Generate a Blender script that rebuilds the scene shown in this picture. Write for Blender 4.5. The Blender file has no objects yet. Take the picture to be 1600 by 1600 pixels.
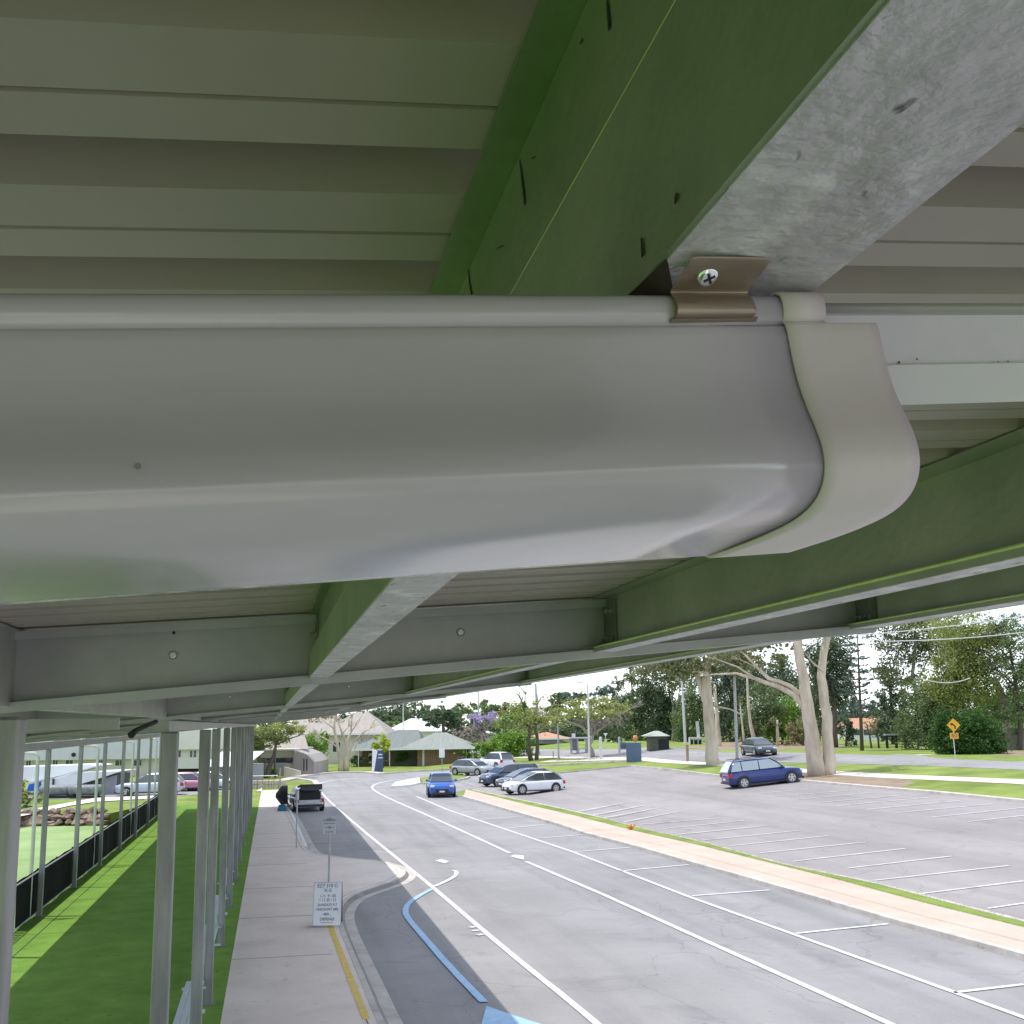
import bpy, bmesh, math, random
import numpy as np
from mathutils import Vector, Matrix
from mathutils.geometry import delaunay_2d_cdt
random.seed(7); rng = np.random.default_rng(7)
sc = bpy.context.scene
col = sc.collection
R = math.radians

# ------------------------------------------------------------------ camera
FPX = 1780.0; CAMH = 5.0
_Y = np.array([-380., -333., -FPX]); _Y /= np.linalg.norm(_Y)
_Z = np.cross(np.array([1, .015, 0]), _Y); _Z /= np.linalg.norm(_Z)
_X = np.cross(_Y, _Z)
CM = np.array([_X, _Y, _Z])                     # world <- camera axes
cam = bpy.data.cameras.new('camera'); cam.sensor_width = 36; cam.lens = 36 * FPX / 1600
cam.clip_start = 0.02; cam.clip_end = 3000
camo = bpy.data.objects.new('camera', cam); col.objects.link(camo)
camo.matrix_world = Matrix.Translation((0, 0, CAMH)) @ Matrix([list(r) for r in CM]).to_4x4()
sc.camera = camo

# ------------------------------------------------------------------ light
SUN_EL, SUN_AZ = R(74), math.atan2(-.97, .24)    # sun stands to the left and slightly ahead
sd = Vector((math.sin(SUN_AZ) * math.cos(SUN_EL), math.cos(SUN_AZ) * math.cos(SUN_EL), math.sin(SUN_EL)))
sun = bpy.data.lights.new('sun', 'SUN'); sun.energy = 2.8; sun.angle = R(0.6); sun.color = (1, .96, .9)
suno = bpy.data.objects.new('sun', sun); col.objects.link(suno)
suno.rotation_euler = sd.to_track_quat('Z', 'Y').to_euler()
world = bpy.data.worlds.new('World'); sc.world = world; world.use_nodes = True
wn, wl = world.node_tree.nodes, world.node_tree.links
wn.clear()
wo = wn.new('ShaderNodeOutputWorld'); bg = wn.new('ShaderNodeBackground'); sky = wn.new('ShaderNodeTexSky')
sky.sky_type = 'NISHITA'; sky.sun_disc = False; sky.sun_elevation = SUN_EL; sky.sun_rotation = SUN_AZ
sky.air_density = 0.8; sky.dust_density = 0.3; sky.ozone_density = 1.0
tc = wn.new('ShaderNodeTexCoord'); mp = wn.new('ShaderNodeMapping'); mp.inputs['Scale'].default_value = (1.3, 1.3, 3.4)
nz = wn.new('ShaderNodeTexNoise'); nz.inputs['Scale'].default_value = 2.6; nz.inputs['Detail'].default_value = 8; nz.inputs['Roughness'].default_value = .6
cr = wn.new('ShaderNodeValToRGB'); cr.color_ramp.elements[0].position = .43; cr.color_ramp.elements[1].position = .63
cr.color_ramp.elements[1].color = (.9, .9, .9, 1)
mx = wn.new('ShaderNodeMix'); mx.data_type = 'RGBA'
mx.inputs[7].default_value = (10.6, 11.1, 11.9, 1)
wl.new(tc.outputs['Generated'], mp.inputs[0]); wl.new(mp.outputs[0], nz.inputs[0]); wl.new(nz.outputs[0], cr.inputs[0])
wl.new(cr.outputs[0], mx.inputs[0]); wl.new(sky.outputs[0], mx.inputs[6]); wl.new(mx.outputs[2], bg.inputs[0])
bg.inputs[1].default_value = 0.15
wl.new(bg.outputs[0], wo.inputs[0])
sc.view_settings.view_transform = 'Standard'; sc.view_settings.look = 'None'
sc.view_settings.exposure = 0.46; sc.view_settings.gamma = 1
sc.cycles.max_bounces = 10; sc.cycles.diffuse_bounces = 6; sc.cycles.glossy_bounces = 4; sc.cycles.transparent_max_bounces = 8
sc.cycles.use_denoising = True
sc.cycles.sample_clamp_indirect = 8

# ------------------------------------------------------------------ picture geometry helpers
def ray(x, y):
    d = CM @ np.array([x - 800., 800. - y, -FPX]); return d / np.linalg.norm(d)
def terr(x):
    return 0.0 if x < 17.8 else ((x - 17.8) * .085 if x < 42 else max(0.0, 2.057 * (78 - x) / 36))
def gt(x, y, dz=0.0):
    d = ray(x, y); o = np.array([0, 0, CAMH]); lo = t = .1
    while t < 900:
        p = o + t * d
        if p[2] <= terr(p[0]) + dz: break
        lo = t; t *= 1.01
    hi = t
    for _ in range(36):
        m = (lo + hi) / 2; p = o + m * d
        if p[2] <= terr(p[0]) + dz: hi = m
        else: lo = m
    p = o + hi * d
    return Vector((p[0], p[1], p[2]))
FW = Vector((.2053, .9787, 0)); RT = Vector((.9787, -.2053, 0)); RZ = math.atan2(-.2053, .9787)
def hor(px): return 1133 - .015 * (px - 420)
class Site:
    """a place on the ground at depth D; turns sizes in the picture into metres there"""
    def __init__(s, px, py=None, D=None, dz=0.0):
        if py is not None:
            s.o = gt(px, py, dz); s.D = s.o.x * FW.x + s.o.y * FW.y
        else:
            r = ray(px, hor(px)); k = D / (r[0] * FW.x + r[1] * FW.y)
            x, y = r[0] * k, r[1] * k; s.o = Vector((x, y, terr(x) + dz)); s.D = D
        s.px = px
    def p(s, px, py, dy=0.0):
        r = ray(px, py); k = (s.D + dy) / (r[0] * FW.x + r[1] * FW.y); q = Vector((r[0] * k, r[1] * k, CAMH + r[2] * k)) - s.o
        return Vector((q.x * RT.x + q.y * RT.y, dy, q.z))
    def m(s, px): return px * s.D / 1811

# ------------------------------------------------------------------ materials
def mat(name, c1, c2=None, scale=3.0, rough=.7, metal=0.0, bump=0.0, bscale=None, stretch=None, detail=5, spec=.5, coat=0.0, trans=0.0, lo=.35, hi=.65, obj=True):
    m = bpy.data.materials.new(name); m.use_nodes = True
    n, l = m.node_tree.nodes, m.node_tree.links
    b = n['Principled BSDF']; b.inputs['Roughness'].default_value = rough; b.inputs['Metallic'].default_value = metal
    b.inputs['Specular IOR Level'].default_value = spec; b.inputs['Coat Weight'].default_value = coat; b.inputs['Coat Roughness'].default_value = .12
    b.inputs['Base Color'].default_value = (*c1, 1)
    t = n.new('ShaderNodeTexCoord'); mpn = n.new('ShaderNodeMapping')
    if stretch: mpn.inputs['Scale'].default_value = stretch
    l.new(t.outputs['Object'], mpn.inputs[0])
    if c2 is not None:
        x = n.new('ShaderNodeTexNoise'); x.inputs['Scale'].default_value = scale; x.inputs['Detail'].default_value = detail; x.inputs['Roughness'].default_value = .65
        r = n.new('ShaderNodeValToRGB'); r.color_ramp.elements[0].position = lo; r.color_ramp.elements[1].position = hi
        r.color_ramp.elements[0].color = (*c1, 1); r.color_ramp.elements[1].color = (*c2, 1)
        l.new(mpn.outputs[0], x.inputs[0]); l.new(x.outputs[0], r.inputs[0]); l.new(r.outputs[0], b.inputs['Base Color'])
    if bump:
        x2 = n.new('ShaderNodeTexNoise'); x2.inputs['Scale'].default_value = bscale or scale * 4; x2.inputs['Detail'].default_value = 6
        bp = n.new('ShaderNodeBump'); bp.inputs['Strength'].default_value = bump; bp.inputs['Distance'].default_value = .02
        l.new(mpn.outputs[0], x2.inputs[0]); l.new(x2.outputs[0], bp.inputs['Height']); l.new(bp.outputs[0], b.inputs['Normal'])
    if trans:
        tr = n.new('ShaderNodeBsdfTranslucent'); ms = n.new('ShaderNodeMixShader'); ms.inputs[0].default_value = trans
        src = r.outputs[0] if c2 is not None else None
        if src: l.new(src, tr.inputs[0])
        else: tr.inputs[0].default_value = (*c1, 1)
        out = n['Material Output']
        l.new(b.outputs[0], ms.inputs[1]); l.new(tr.outputs[0], ms.inputs[2]); l.new(ms.outputs[0], out.inputs[0])
    return m
def leafm(name, c, k=1.9, tr=.3):
    d = tuple(v * .95 for v in c); u = tuple(min(1, v * k * 1.3) for v in c)
    return mat(name, d, u, scale=1.1, rough=.6, trans=tr, spec=.25, lo=.3, hi=.7, detail=8)

# ------------------------------------------------------------------ object helpers
def tag(o, label=None, cat=None, group=None, kind=None):
    if label: o['label'] = label
    if cat: o['category'] = cat
    if group: o['group'] = group
    if kind: o['kind'] = kind
    return o
def empty(name, loc=(0, 0, 0), rz=0.0, label=None, cat=None, group=None):
    o = bpy.data.objects.new(name, None); col.objects.link(o); o.location = loc; o.rotation_euler = (0, 0, rz)
    o.empty_display_size = .2
    return tag(o, label, cat, group)
class MB:
    def __init__(s): s.v = []; s.f = []
    def add(s, vs, fs):
        k = len(s.v); s.v += [tuple(v) for v in vs]; s.f += [tuple(k + i for i in f) for f in fs]; return s
    def box(s, a, b, rz=0, at=(0, 0, 0)):
        x0, y0, z0 = a; x1, y1, z1 = b
        vs = [(x, y, z) for z in (z0, z1) for y in (y0, y1) for x in (x0, x1)]
        if rz:
            c, n = math.cos(rz), math.sin(rz); vs = [(at[0] + x * c - y * n, at[1] + x * n + y * c, at[2] + z) for x, y, z in vs]
        return s.add(vs, [(0, 2, 3, 1), (4, 5, 7, 6), (0, 1, 5, 4), (2, 6, 7, 3), (0, 4, 6, 2), (1, 3, 7, 5)])
    def tube(s, pts, rs, n=8, cap=True):
        pts = [Vector(p) for p in pts]
        if not isinstance(rs, (list, tuple)): rs = [rs] * len(pts)
        rings = []; ref = None
        for i, p in enumerate(pts):
            t = (pts[min(i + 1, len(pts) - 1)] - pts[max(i - 1, 0)]).normalized()
            if ref is None: ref = t.orthogonal().normalized()
            ref = (ref - t * ref.dot(t)).normalized(); b = t.cross(ref)
            rings.append([p + (ref * math.cos(2 * math.pi * k / n) + b * math.sin(2 * math.pi * k / n)) * rs[i] for k in range(n)])
        vs = [v for r in rings for v in r]; fs = []
        for i in range(len(pts) - 1):
            for k in range(n): fs.append((i * n + k, i * n + (k + 1) % n, (i + 1) * n + (k + 1) % n, (i + 1) * n + k))
        if cap: fs.append(tuple(range(n))[::-1]); fs.append(tuple((len(pts) - 1) * n + k for k in range(n)))
        return s.add(vs, fs)
    def prism(s, poly, d):
        """poly: 3-D points of a flat outline, d: extrusion vector"""
        n = len(poly); p = [Vector(q) for q in poly]; d = Vector(d)
        vs = p + [q + d for q in p]
        fs = [tuple(range(n))[::-1], tuple(range(n, 2 * n))] + [(i, (i + 1) % n, n + (i + 1) % n, n + i) for i in range(n)]
        return s.add(vs, fs)
    def disc(s, c, r, ax, n=20):
        c = Vector(c); ax = Vector(ax).normalized(); u = ax.orthogonal().normalized(); w = ax.cross(u)
        return s.add([c + (u * math.cos(2 * math.pi * k / n) + w * math.sin(2 * math.pi * k / n)) * r for k in range(n)], [tuple(range(n))])
    def build(s, name, m, parent=None, smooth=False, bevel=0, subs=0, solid=0, fix=True):
        me = bpy.data.meshes.new(name); me.from_pydata(s.v, [], s.f)
        if fix:
            bm = bmesh.new(); bm.from_mesh(me); bmesh.ops.recalc_face_normals(bm, faces=bm.faces); bm.to_mesh(me); bm.free()
        me.materials.append(m)
        o = bpy.data.objects.new(name, me); col.objects.link(o); o.parent = parent
        if smooth:
            for p in me.polygons: p.use_smooth = True
        if solid:
            k = o.modifiers.new('t', 'SOLIDIFY'); k.thickness = solid; k.offset = 0
        if bevel:
            k = o.modifiers.new('b', 'BEVEL'); k.width = bevel; k.segments = 2; k.limit_method = 'ANGLE'
        if subs:
            k = o.modifiers.new('s', 'SUBSURF'); k.levels = k.render_levels = subs
        return o
def copy_tree(o, parent=None):
    c = o.copy(); col.objects.link(c); c.parent = parent
    for ch in list(o.children): copy_tree(ch, c)
    return c
def sheet(name, pts, off, m, thick=0, kind='structure', drop=None):
    """a ground sheet following the terrain; pts: world (x, y)"""
    bm = bmesh.new(); n = len(pts)
    cv, ce, cf, _a, _b, _c = delaunay_2d_cdt([Vector((p[0], p[1])) for p in pts], [], [list(range(n))], 1, 1e-4)
    vs = [bm.verts.new((p[0], p[1], 0)) for p in cv]
    for f in cf:
        try: bm.faces.new([vs[i] for i in f])
        except ValueError: pass
    for xc in (17.8, 42.0, 78.0):
        g = bm.verts[:] + bm.edges[:] + bm.faces[:]
        bmesh.ops.bisect_plane(bm, geom=g, plane_co=(xc, 0, 0), plane_no=(1, 0, 0), dist=1e-5)
    for v in bm.verts: v.co.z = terr(v.co.x) + off
    bmesh.ops.recalc_face_normals(bm, faces=bm.faces)
    for f in bm.faces:
        if f.normal.z < 0: f.normal_flip()
    if thick:
        r = bmesh.ops.extrude_face_region(bm, geom=bm.faces[:])
        for v in [e for e in r['geom'] if isinstance(e, bmesh.types.BMVert)]: v.co.z -= thick
        bmesh.ops.recalc_face_normals(bm, faces=bm.faces)
    me = bpy.data.meshes.new(name); bm.to_mesh(me); bm.free(); me.materials.append(m)
    o = bpy.data.objects.new(name, me); col.objects.link(o)
    if kind: o['kind'] = kind
    return o
def W(pxs, dz=0.0): return [(p.x, p.y) for p in (gt(a, b, dz) for a, b in pxs)]
def smooth_line(p, it=2):
    for _ in range(it):
        q = [p[0]]
        for a, b in zip(p[:-1], p[1:]):
            q += [tuple(.75 * a[k] + .25 * b[k] for k in range(2)), tuple(.25 * a[k] + .75 * b[k] for k in range(2))]
        p = q + [p[-1]]
    return p
def offset(p, d):
    out = []
    for i in range(len(p)):
        a, b = p[max(i - 1, 0)], p[min(i + 1, len(p) - 1)]
        tx, ty = b[0] - a[0], b[1] - a[1]; L = math.hypot(tx, ty) or 1
        out.append((p[i][0] - ty / L * d, p[i][1] + tx / L * d))
    return out
def ribbon(mb, line, w, off, thick=0):
    """flat band of width w centred on a world polyline"""
    a, b = offset(line, w / 2), offset(line, -w / 2); k = len(mb.v)
    for p, q in zip(a, b):
        mb.v += [(p[0], p[1], terr(p[0]) + off), (q[0], q[1], terr(q[0]) + off)]
    for i in range(len(line) - 1): mb.f.append((k + 2 * i, k + 2 * i + 1, k + 2 * i + 3, k + 2 * i + 2))
    if thick:
        n = len(line); k2 = len(mb.v)
        for p, q in zip(a, b):
            mb.v += [(p[0], p[1], terr(p[0]) + off - thick), (q[0], q[1], terr(q[0]) + off - thick)]
        for i in range(n - 1):
            for c in (0, 1): mb.f.append((k + 2 * i + c, k + 2 * i + 2 + c, k2 + 2 * i + 2 + c, k2 + 2 * i + c))
        for i in (0, n - 1): mb.f.append((k + 2 * i, k + 2 * i + 1, k2 + 2 * i + 1, k2 + 2 * i))

# palette
M = {}
M['grass'] = mat('lawn_grass', (.13, .18, .035), (.25, .32, .07), scale=.35, rough=.9, bump=.6, bscale=20, detail=12, spec=.2)
M['turf'] = mat('artificial_turf', (.145, .265, .05), (.195, .335, .065), scale=1.2, rough=.95, bump=.8, bscale=60, detail=12, spec=.05)
M['turf_pale'] = mat('pale_field', (.2, .32, .1), (.3, .4, .16), scale=.3, rough=.9, bump=.3, bscale=15)
M['asphalt'] = mat('asphalt_grey', (.225, .215, .215), (.30, .288, .288), scale=.22, rough=.85, bump=.3, bscale=60, detail=14)
M['asphalt_new'] = mat('asphalt_dark', (.15, .145, .165), (.19, .185, .2), scale=.5, rough=.85, bump=.3, bscale=60, detail=12)
M['carpark'] = mat('worn_asphalt', (.235, .212, .208), (.315, .288, .282), scale=.25, rough=.88, bump=.3, bscale=50, detail=14, stretch=(1, .35, 1))
M['concrete'] = mat('path_concrete', (.67, .575, .505), (.76, .66, .59), scale=.7, rough=.85, bump=.2, bscale=40, detail=10)
M['path2'] = mat('pink_path_concrete', (.46, .36, .29), (.56, .45, .37), scale=.5, rough=.85, bump=.2, bscale=30, detail=10)
M['kerb'] = mat('kerb_concrete', (.42, .38, .345), (.60, .555, .51), scale=1.6, rough=.85, bump=.3, bscale=30, detail=10)
M['white'] = mat('white_line_paint', (.62, .62, .63), (.82, .82, .82), scale=5, rough=.6, detail=8)
M['faded'] = mat('faded_line_paint', (.52, .51, .51), (.74, .73, .73), scale=2, rough=.7, detail=10)
M['yellow'] = mat('yellow_line_paint', (.62, .42, .05), (.75, .52, .1), scale=6, rough=.6)
M['blue'] = mat('blue_line_paint', (.27, .45, .66), (.36, .56, .78), scale=4, rough=.6)
M['earth'] = mat('bare_earth', (.2, .15, .1), (.33, .25, .17), scale=.8, rough=.95, bump=.4, bscale=12, detail=12)
M['dark'] = mat('dark_gap', (.03, .03, .03), rough=.9)

def wear(m, streak=.5, cracks=True, blot=.35, dark=(.10, .10, .105), stone=False):
    n, l = m.node_tree.nodes, m.node_tree.links; b = n['Principled BSDF']; src = b.inputs['Base Color'].links[0].from_socket; t = [k for k in n if k.type == 'TEX_COORD'][0]
    def layer(src, st, sc_, lo, hi, fac, col_, detail=8, dist=0.0):
        q = n.new('ShaderNodeMapping'); q.inputs['Scale'].default_value = st; l.new(t.outputs['Object'], q.inputs[0])
        x = n.new('ShaderNodeTexNoise'); x.inputs['Scale'].default_value = sc_; x.inputs['Detail'].default_value = detail; x.inputs['Distortion'].default_value = dist; l.new(q.outputs[0], x.inputs[0])
        r = n.new('ShaderNodeMapRange'); r.inputs[1].default_value = lo; r.inputs[2].default_value = hi; r.inputs[4].default_value = fac; l.new(x.outputs[0], r.inputs[0])
        k = n.new('ShaderNodeMix'); k.data_type = 'RGBA'; k.inputs[7].default_value = (*col_, 1); l.new(r.outputs[0], k.inputs[0]); l.new(src, k.inputs[6]); return k.outputs[2]
    src = layer(src, (1, .05, 1), .9, .48, .72, streak, dark)                    # wheel tracks along the road
    src = layer(src, (1, 1, 1), .55, .60, .70, blot, dark, 10, 1.0)              # patches and drips
    src = layer(src, (1, 1, 1), 6, .66, .72, .55, dark, 6)                       # small oil spots
    if stone: src = layer(src, (1, 1, 1), 60, .40, .75, .30, (.42, .41, .40), 3)    # pale stone in the mix
    if cracks:
        q = n.new('ShaderNodeMapping'); q.inputs['Scale'].default_value = (.16, .09, .16); l.new(t.outputs['Object'], q.inputs[0])
        w = n.new('ShaderNodeTexNoise'); w.inputs['Scale'].default_value = 4; w.inputs['Detail'].default_value = 8; l.new(q.outputs[0], w.inputs[0])
        a = n.new('ShaderNodeVectorMath'); a.operation = 'ADD'; l.new(q.outputs[0], a.inputs[0])
        sc_ = n.new('ShaderNodeVectorMath'); sc_.operation = 'SCALE'; sc_.inputs[3].default_value = .25; l.new(w.outputs['Color'], sc_.inputs[0]); l.new(sc_.outputs[0], a.inputs[1])
        v = n.new('ShaderNodeTexVoronoi'); v.feature = 'DISTANCE_TO_EDGE'; v.inputs['Scale'].default_value = 1.3; l.new(a.outputs[0], v.inputs[0])
        r = n.new('ShaderNodeMapRange'); r.inputs[1].default_value = 0.0; r.inputs[2].default_value = .0035; r.inputs[3].default_value = .38; r.inputs[4].default_value = 0; l.new(v.outputs['Distance'], r.inputs[0])
        k = n.new('ShaderNodeMix'); k.data_type = 'RGBA'; k.inputs[7].default_value = (.07, .065, .065, 1); l.new(r.outputs[0], k.inputs[0]); l.new(src, k.inputs[6]); src = k.outputs[2]
    l.new(src, b.inputs['Base Color'])
wear(M['asphalt'], .42, stone=True); wear(M['carpark'], .34, True, .36, (.13, .11, .11), stone=True); wear(M['concrete'], .12, False, .18, (.40, .34, .31)); wear(M['path2'], .15, False, .2, (.38, .29, .23)); wear(M['kerb'], .0, False, .5, (.22, .19, .16))
wear(M['white'], .25, False, .35, (.33, .33, .33)); wear(M['faded'], .3, False, .6, (.24, .22, .22)); wear(M['turf'], .15, False, .15, (.05, .12, .02)); wear(M['grass'], .12, False, .4, (.20, .21, .07)); wear(M['blue'], .1, False, .2, (.2, .25, .3)); wear(M['yellow'], .1, False, .3, (.40, .33, .2))

# ------------------------------------------------------------------ ground, road, paths
sheet('ground', [(-900, -60), (900, -60), (900, 1400), (-900, 1400)], 0.0, M['grass'])
roadL = [(627, 1597), (605, 1550), (575, 1490), (557, 1452), (552, 1430), (561, 1412), (582, 1400), (610, 1391), (640, 1380),
         (652, 1370), (646, 1360), (625, 1352), (600, 1347), (570, 1345), (525, 1340), (505, 1336), (494, 1328), (482, 1305), (470, 1282), (460, 1269), (452, 1255), (444, 1243)]
EL = smooth_line([(3.0, -50), (2.6, 10)] + W(roadL), 2)                 # asphalt edge on the near side
EL_end = EL[-1]
farL = W([(470, 1238), (497, 1238), (498, 1230), (491, 1222), (468, 1218), (441, 1221), (470, 1214), (500, 1209.5), (530, 1208), (575, 1207.5), (599, 1210), (640, 1206.5), (716, 1202),
          (745, 1199), (800, 1198), (845, 1199), (875, 1209)])
kerbR = W([(720, 1246), (740, 1252), (800, 1270), (875, 1292), (912, 1305), (995, 1327), (1075, 1351), (1150, 1372), (1270, 1407), (1390, 1443), (1600, 1501)]) + [(15.7, 10), (15.8, -50)]
road_poly = EL + farL + W([(870, 1212), (760, 1226), (735, 1233), (712, 1238)]) + kerbR
sheet('road', road_poly, .010, M['asphalt'])
near_edge = W([(737, 1236), (787, 1247), (850, 1260), (937, 1280), (1012, 1300), (1100, 1320), (1225, 1355), (1375, 1387), (1525, 1427), (1600, 1446)]) + [(18.1, 10), (18.2, -50)]
cp_far = W([(1600, 1254), (1460, 1240), (1355, 1231), (1257, 1222), (1127, 1214), (1040, 1203), (987, 1198), (875, 1209)])
sheet('car_park', near_edge + [(33, -50), (33, 20)] + cp_far + W([(860, 1212), (760, 1222), (742, 1228)]), .014, M['carpark'])
# darker resurfaced strip in the two parking bays on the left
mb = [(560, 1412), (582, 1401), (610, 1391), (636, 1381)]
BX = 3.75
def clean_offset(p, d):
    P = np.array(p); out = []
    for q in offset(p, d):
        if np.min(np.hypot(*(P - np.array(q)).T)) > abs(d) * .93: out.append(q)
    return out
path_in = clean_offset(EL, .45)                                        # kerb back line
path_in2 = [p for p in path_in]
foot = sheet('footpath', path_in2 + [(p.x, p.y) for p in (gt(437, 1234, .11), gt(400, 1236, .11))] + [(-.4, 95), (-.55, 60), (-.68, 20), (-.7, -50)], .115, M['concrete'], thick=.1)
mbk = MB(); ribbon(mbk, offset(EL, .40), .12, .122, thick=.115); mbk.build('kerb', M['kerb'])['kind'] = 'structure'
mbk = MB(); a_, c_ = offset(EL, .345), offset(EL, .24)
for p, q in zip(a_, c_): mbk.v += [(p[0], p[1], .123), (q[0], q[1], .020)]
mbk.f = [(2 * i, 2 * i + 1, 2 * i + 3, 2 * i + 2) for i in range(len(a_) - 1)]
mbk.build('kerb_face', mat('shaded_kerb_face', (.17, .15, .14), (.28, .25, .235), scale=3, rough=.9, bump=.4, bscale=20))['kind'] = 'structure'  # darker than the kerb: the shade on this face is in its colour
mbk = MB(); ribbon(mbk, offset(EL, .125), .25, .018); mbk.build('kerb_channel', M['kerb'])['kind'] = 'structure'
mbk = MB(); ribbon(mbk, offset(EL, .62), .014, .1195); mbk.build('footpath_joint', M['dark'])['kind'] = 'structure'
mbk = MB()
for yy in (26.2, 31.5, 37, 43, 49, 55, 61): mbk.box((-.66, yy - .007, .1155), (1.45, yy + .007, .1185))
mbk.build('footpath_cross_joint', M['dark'])['kind'] = 'structure'
# right hand path with kerb and its grass strip
pk = offset(kerbR, .0)
mbk = MB(); ribbon(mbk, offset(kerbR, .1), .2, .13, thick=.12); mbk.build('kerb', M['kerb'])['kind'] = 'structure'
gedge = W([(728, 1236), (805, 1256), (907, 1280), (1000, 1304), (1100, 1327), (1150, 1340), (1300, 1378), (1450, 1419), (1600, 1457)]) + [(17.4, 10), (17.5, -50)]
sheet('footpath', offset(kerbR, .2) + gedge[::-1], .122, M['path2'], thick=.12)
sheet('grass_verge', gedge + near_edge[::-1], .10, M['grass'], thick=.1)
mbk = MB(); ribbon(mbk, near_edge, .14, .12, thick=.12); mbk.build('kerb', M['kerb'])['kind'] = 'structure'
mbk = MB(); ribbon(mbk, offset(kerbR, .95), .016, .1262); mbk.build('footpath_joint', mat('path_joint_brown', (.3, .23, .19), rough=.9))['kind'] = 'structure'  # brown joint line in the pink path
# traffic island by the car park entry
sheet('traffic_island', W([(611, 1231), (618, 1224), (640, 1219.5), (655, 1217), (657, 1225), (640, 1229)]), .13, M['white'], thick=.13)
sheet('island_grass', W([(656, 1218), (690, 1212), (718, 1208.5), (731, 1216), (705, 1222), (661, 1225)]), .11, M['grass'], thick=.11)
mbk = MB(); ribbon(mbk, W([(661, 1225.5), (705, 1222.5), (729, 1217.5), (733, 1215)]), .2, .14, thick=.14); mbk.build('kerb', M['kerb'])['kind'] = 'structure'
mbk = MB(); ribbon(mbk, W([(441, 1221), (470, 1214), (500, 1209.5), (530, 1208), (575, 1207.5), (599, 1210)]), 1.2, .13, thick=.13); mbk.build('kerb', M['kerb'])['kind'] = 'structure'
mbk = MB(); ribbon(mbk, W([(599, 1210), (640, 1206.5), (716, 1202)]), .2, .13, thick=.13)
ribbon(mbk, W([(875, 1209), (987, 1198), (1040, 1203), (1127, 1214)]), .18, .13, thick=.12)
ribbon(mbk, W([(1127, 1214), (1257, 1222), (1355, 1231), (1460, 1240), (1600, 1254)]) + [(33, 20)], .28, .13, thick=.12)
ribbon(mbk, W([(790, 1197.5), (845, 1197), (900, 1194.5), (980, 1190.5)]), .25, .16, thick=.15)
ribbon(mbk, W([(470, 1238), (497, 1238), (498, 1230), (491, 1222), (468, 1218)]), .5, .14, thick=.14)
mbk.build('kerb', M['kerb'])['kind'] = 'structure'
# second road beyond the lawn
sheet('main_road', W([(700, 1181), (835, 1181), (940, 1184), (1040, 1188), (1300, 1193), (1450, 1197), (1600, 1203)]) + [(48, -50), (60, -50)] +
      W([(1600, 1189), (1500, 1187), (1440, 1180), (1400, 1178.5), (1300, 1178), (1150, 1177), (1110, 1173), (1040, 1168), (940, 1171), (835, 1171), (700, 1172)]), .012, M['asphalt'])
mbk = MB(); ribbon(mbk, W([(850, 1190), (1000, 1185.5), (1040, 1190), (1150, 1196), (1257, 1205), (1390, 1213), (1600, 1222)]) + [(37, 20)], 1.5, .02)
ribbon(mbk, W([(700, 1188), (780, 1184), (850, 1183), (1000, 1186)]), 1.4, .022)
ribbon(mbk, W([(1430, 1180), (1480, 1178), (1550, 1178)]), 1.4, .024)
mbk.build('footpath', M['concrete'])['kind'] = 'structure'
sheet('bare_ground', W([(1120, 1212.5), (1170, 1207), (1240, 1204), (1330, 1209), (1410, 1216), (1430, 1224), (1400, 1233), (1330, 1228), (1250, 1221)]), .008, M['earth'])
sheet('bare_ground', W([(1040, 1166), (1120, 1157), (1250, 1160), (1330, 1166), (1300, 1171), (1230, 1170), (1100, 1172)]), .008, M['earth'])
sheet('bare_ground', W([(1560, 1180), (1520, 1178), (1540, 1172), (1600, 1173), (1600, 1181)]), .008, M['earth'])
# markings
def mark(name, lines, w, m, off=.026, sm=0):
    b = MB()
    for ln in lines:
        p = W(ln)
        if sm: p = smooth_line(p, sm)
        ribbon(b, p, w, off)
    o = b.build(name, m); o['kind'] = 'structure'; return o
c2 = W([(650, 1216.5), (620, 1218.5), (600, 1222), (585, 1226), (580, 1231), (588, 1238), (612, 1250), (675, 1277.5), (750, 1312), (797, 1334)])
b = MB(); ribbon(b, smooth_line(c2, 2), .15, .026)
ribbon(b, W([(822, 1347), (945, 1400), (1150, 1493), (1380, 1597)]) + [(10.4, 8), (10.4, -40)], .15, .026)
l1 = W([(560, 1216), (525, 1219), (505, 1222.5), (495, 1227), (500, 1236), (512, 1250), (540, 1275), (575, 1305), (640, 1358), (677, 1388), (800, 1494), (930, 1597)]) + [(5.6, 8), (5.6, -40)]
ribbon(b, smooth_line(l1, 2), .14, .026)
ribbon(b, W([(651, 1245), (700, 1266), (800, 1300), (895, 1332), (970, 1361), (1070, 1400), (1300, 1483), (1600, 1592)]) + [(12.5, 8), (12.5, -40)], .13, .026)
b.build('lane_marking', M['white'])['kind'] = 'structure'
mark('parking_marking', [[(790, 1295), (850, 1289.5)], [(836, 1311), (912, 1305)], [(895, 1332), (985, 1325)], [(970, 1362), (1077, 1352)],
     [(1082, 1401), (1202, 1392)], [(1244, 1460), (1388, 1445)], [(1490, 1553), (1600, 1540)], [(751, 1281), (807, 1277)], [(722, 1270), (770, 1266)]], .12, M['white'])
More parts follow.
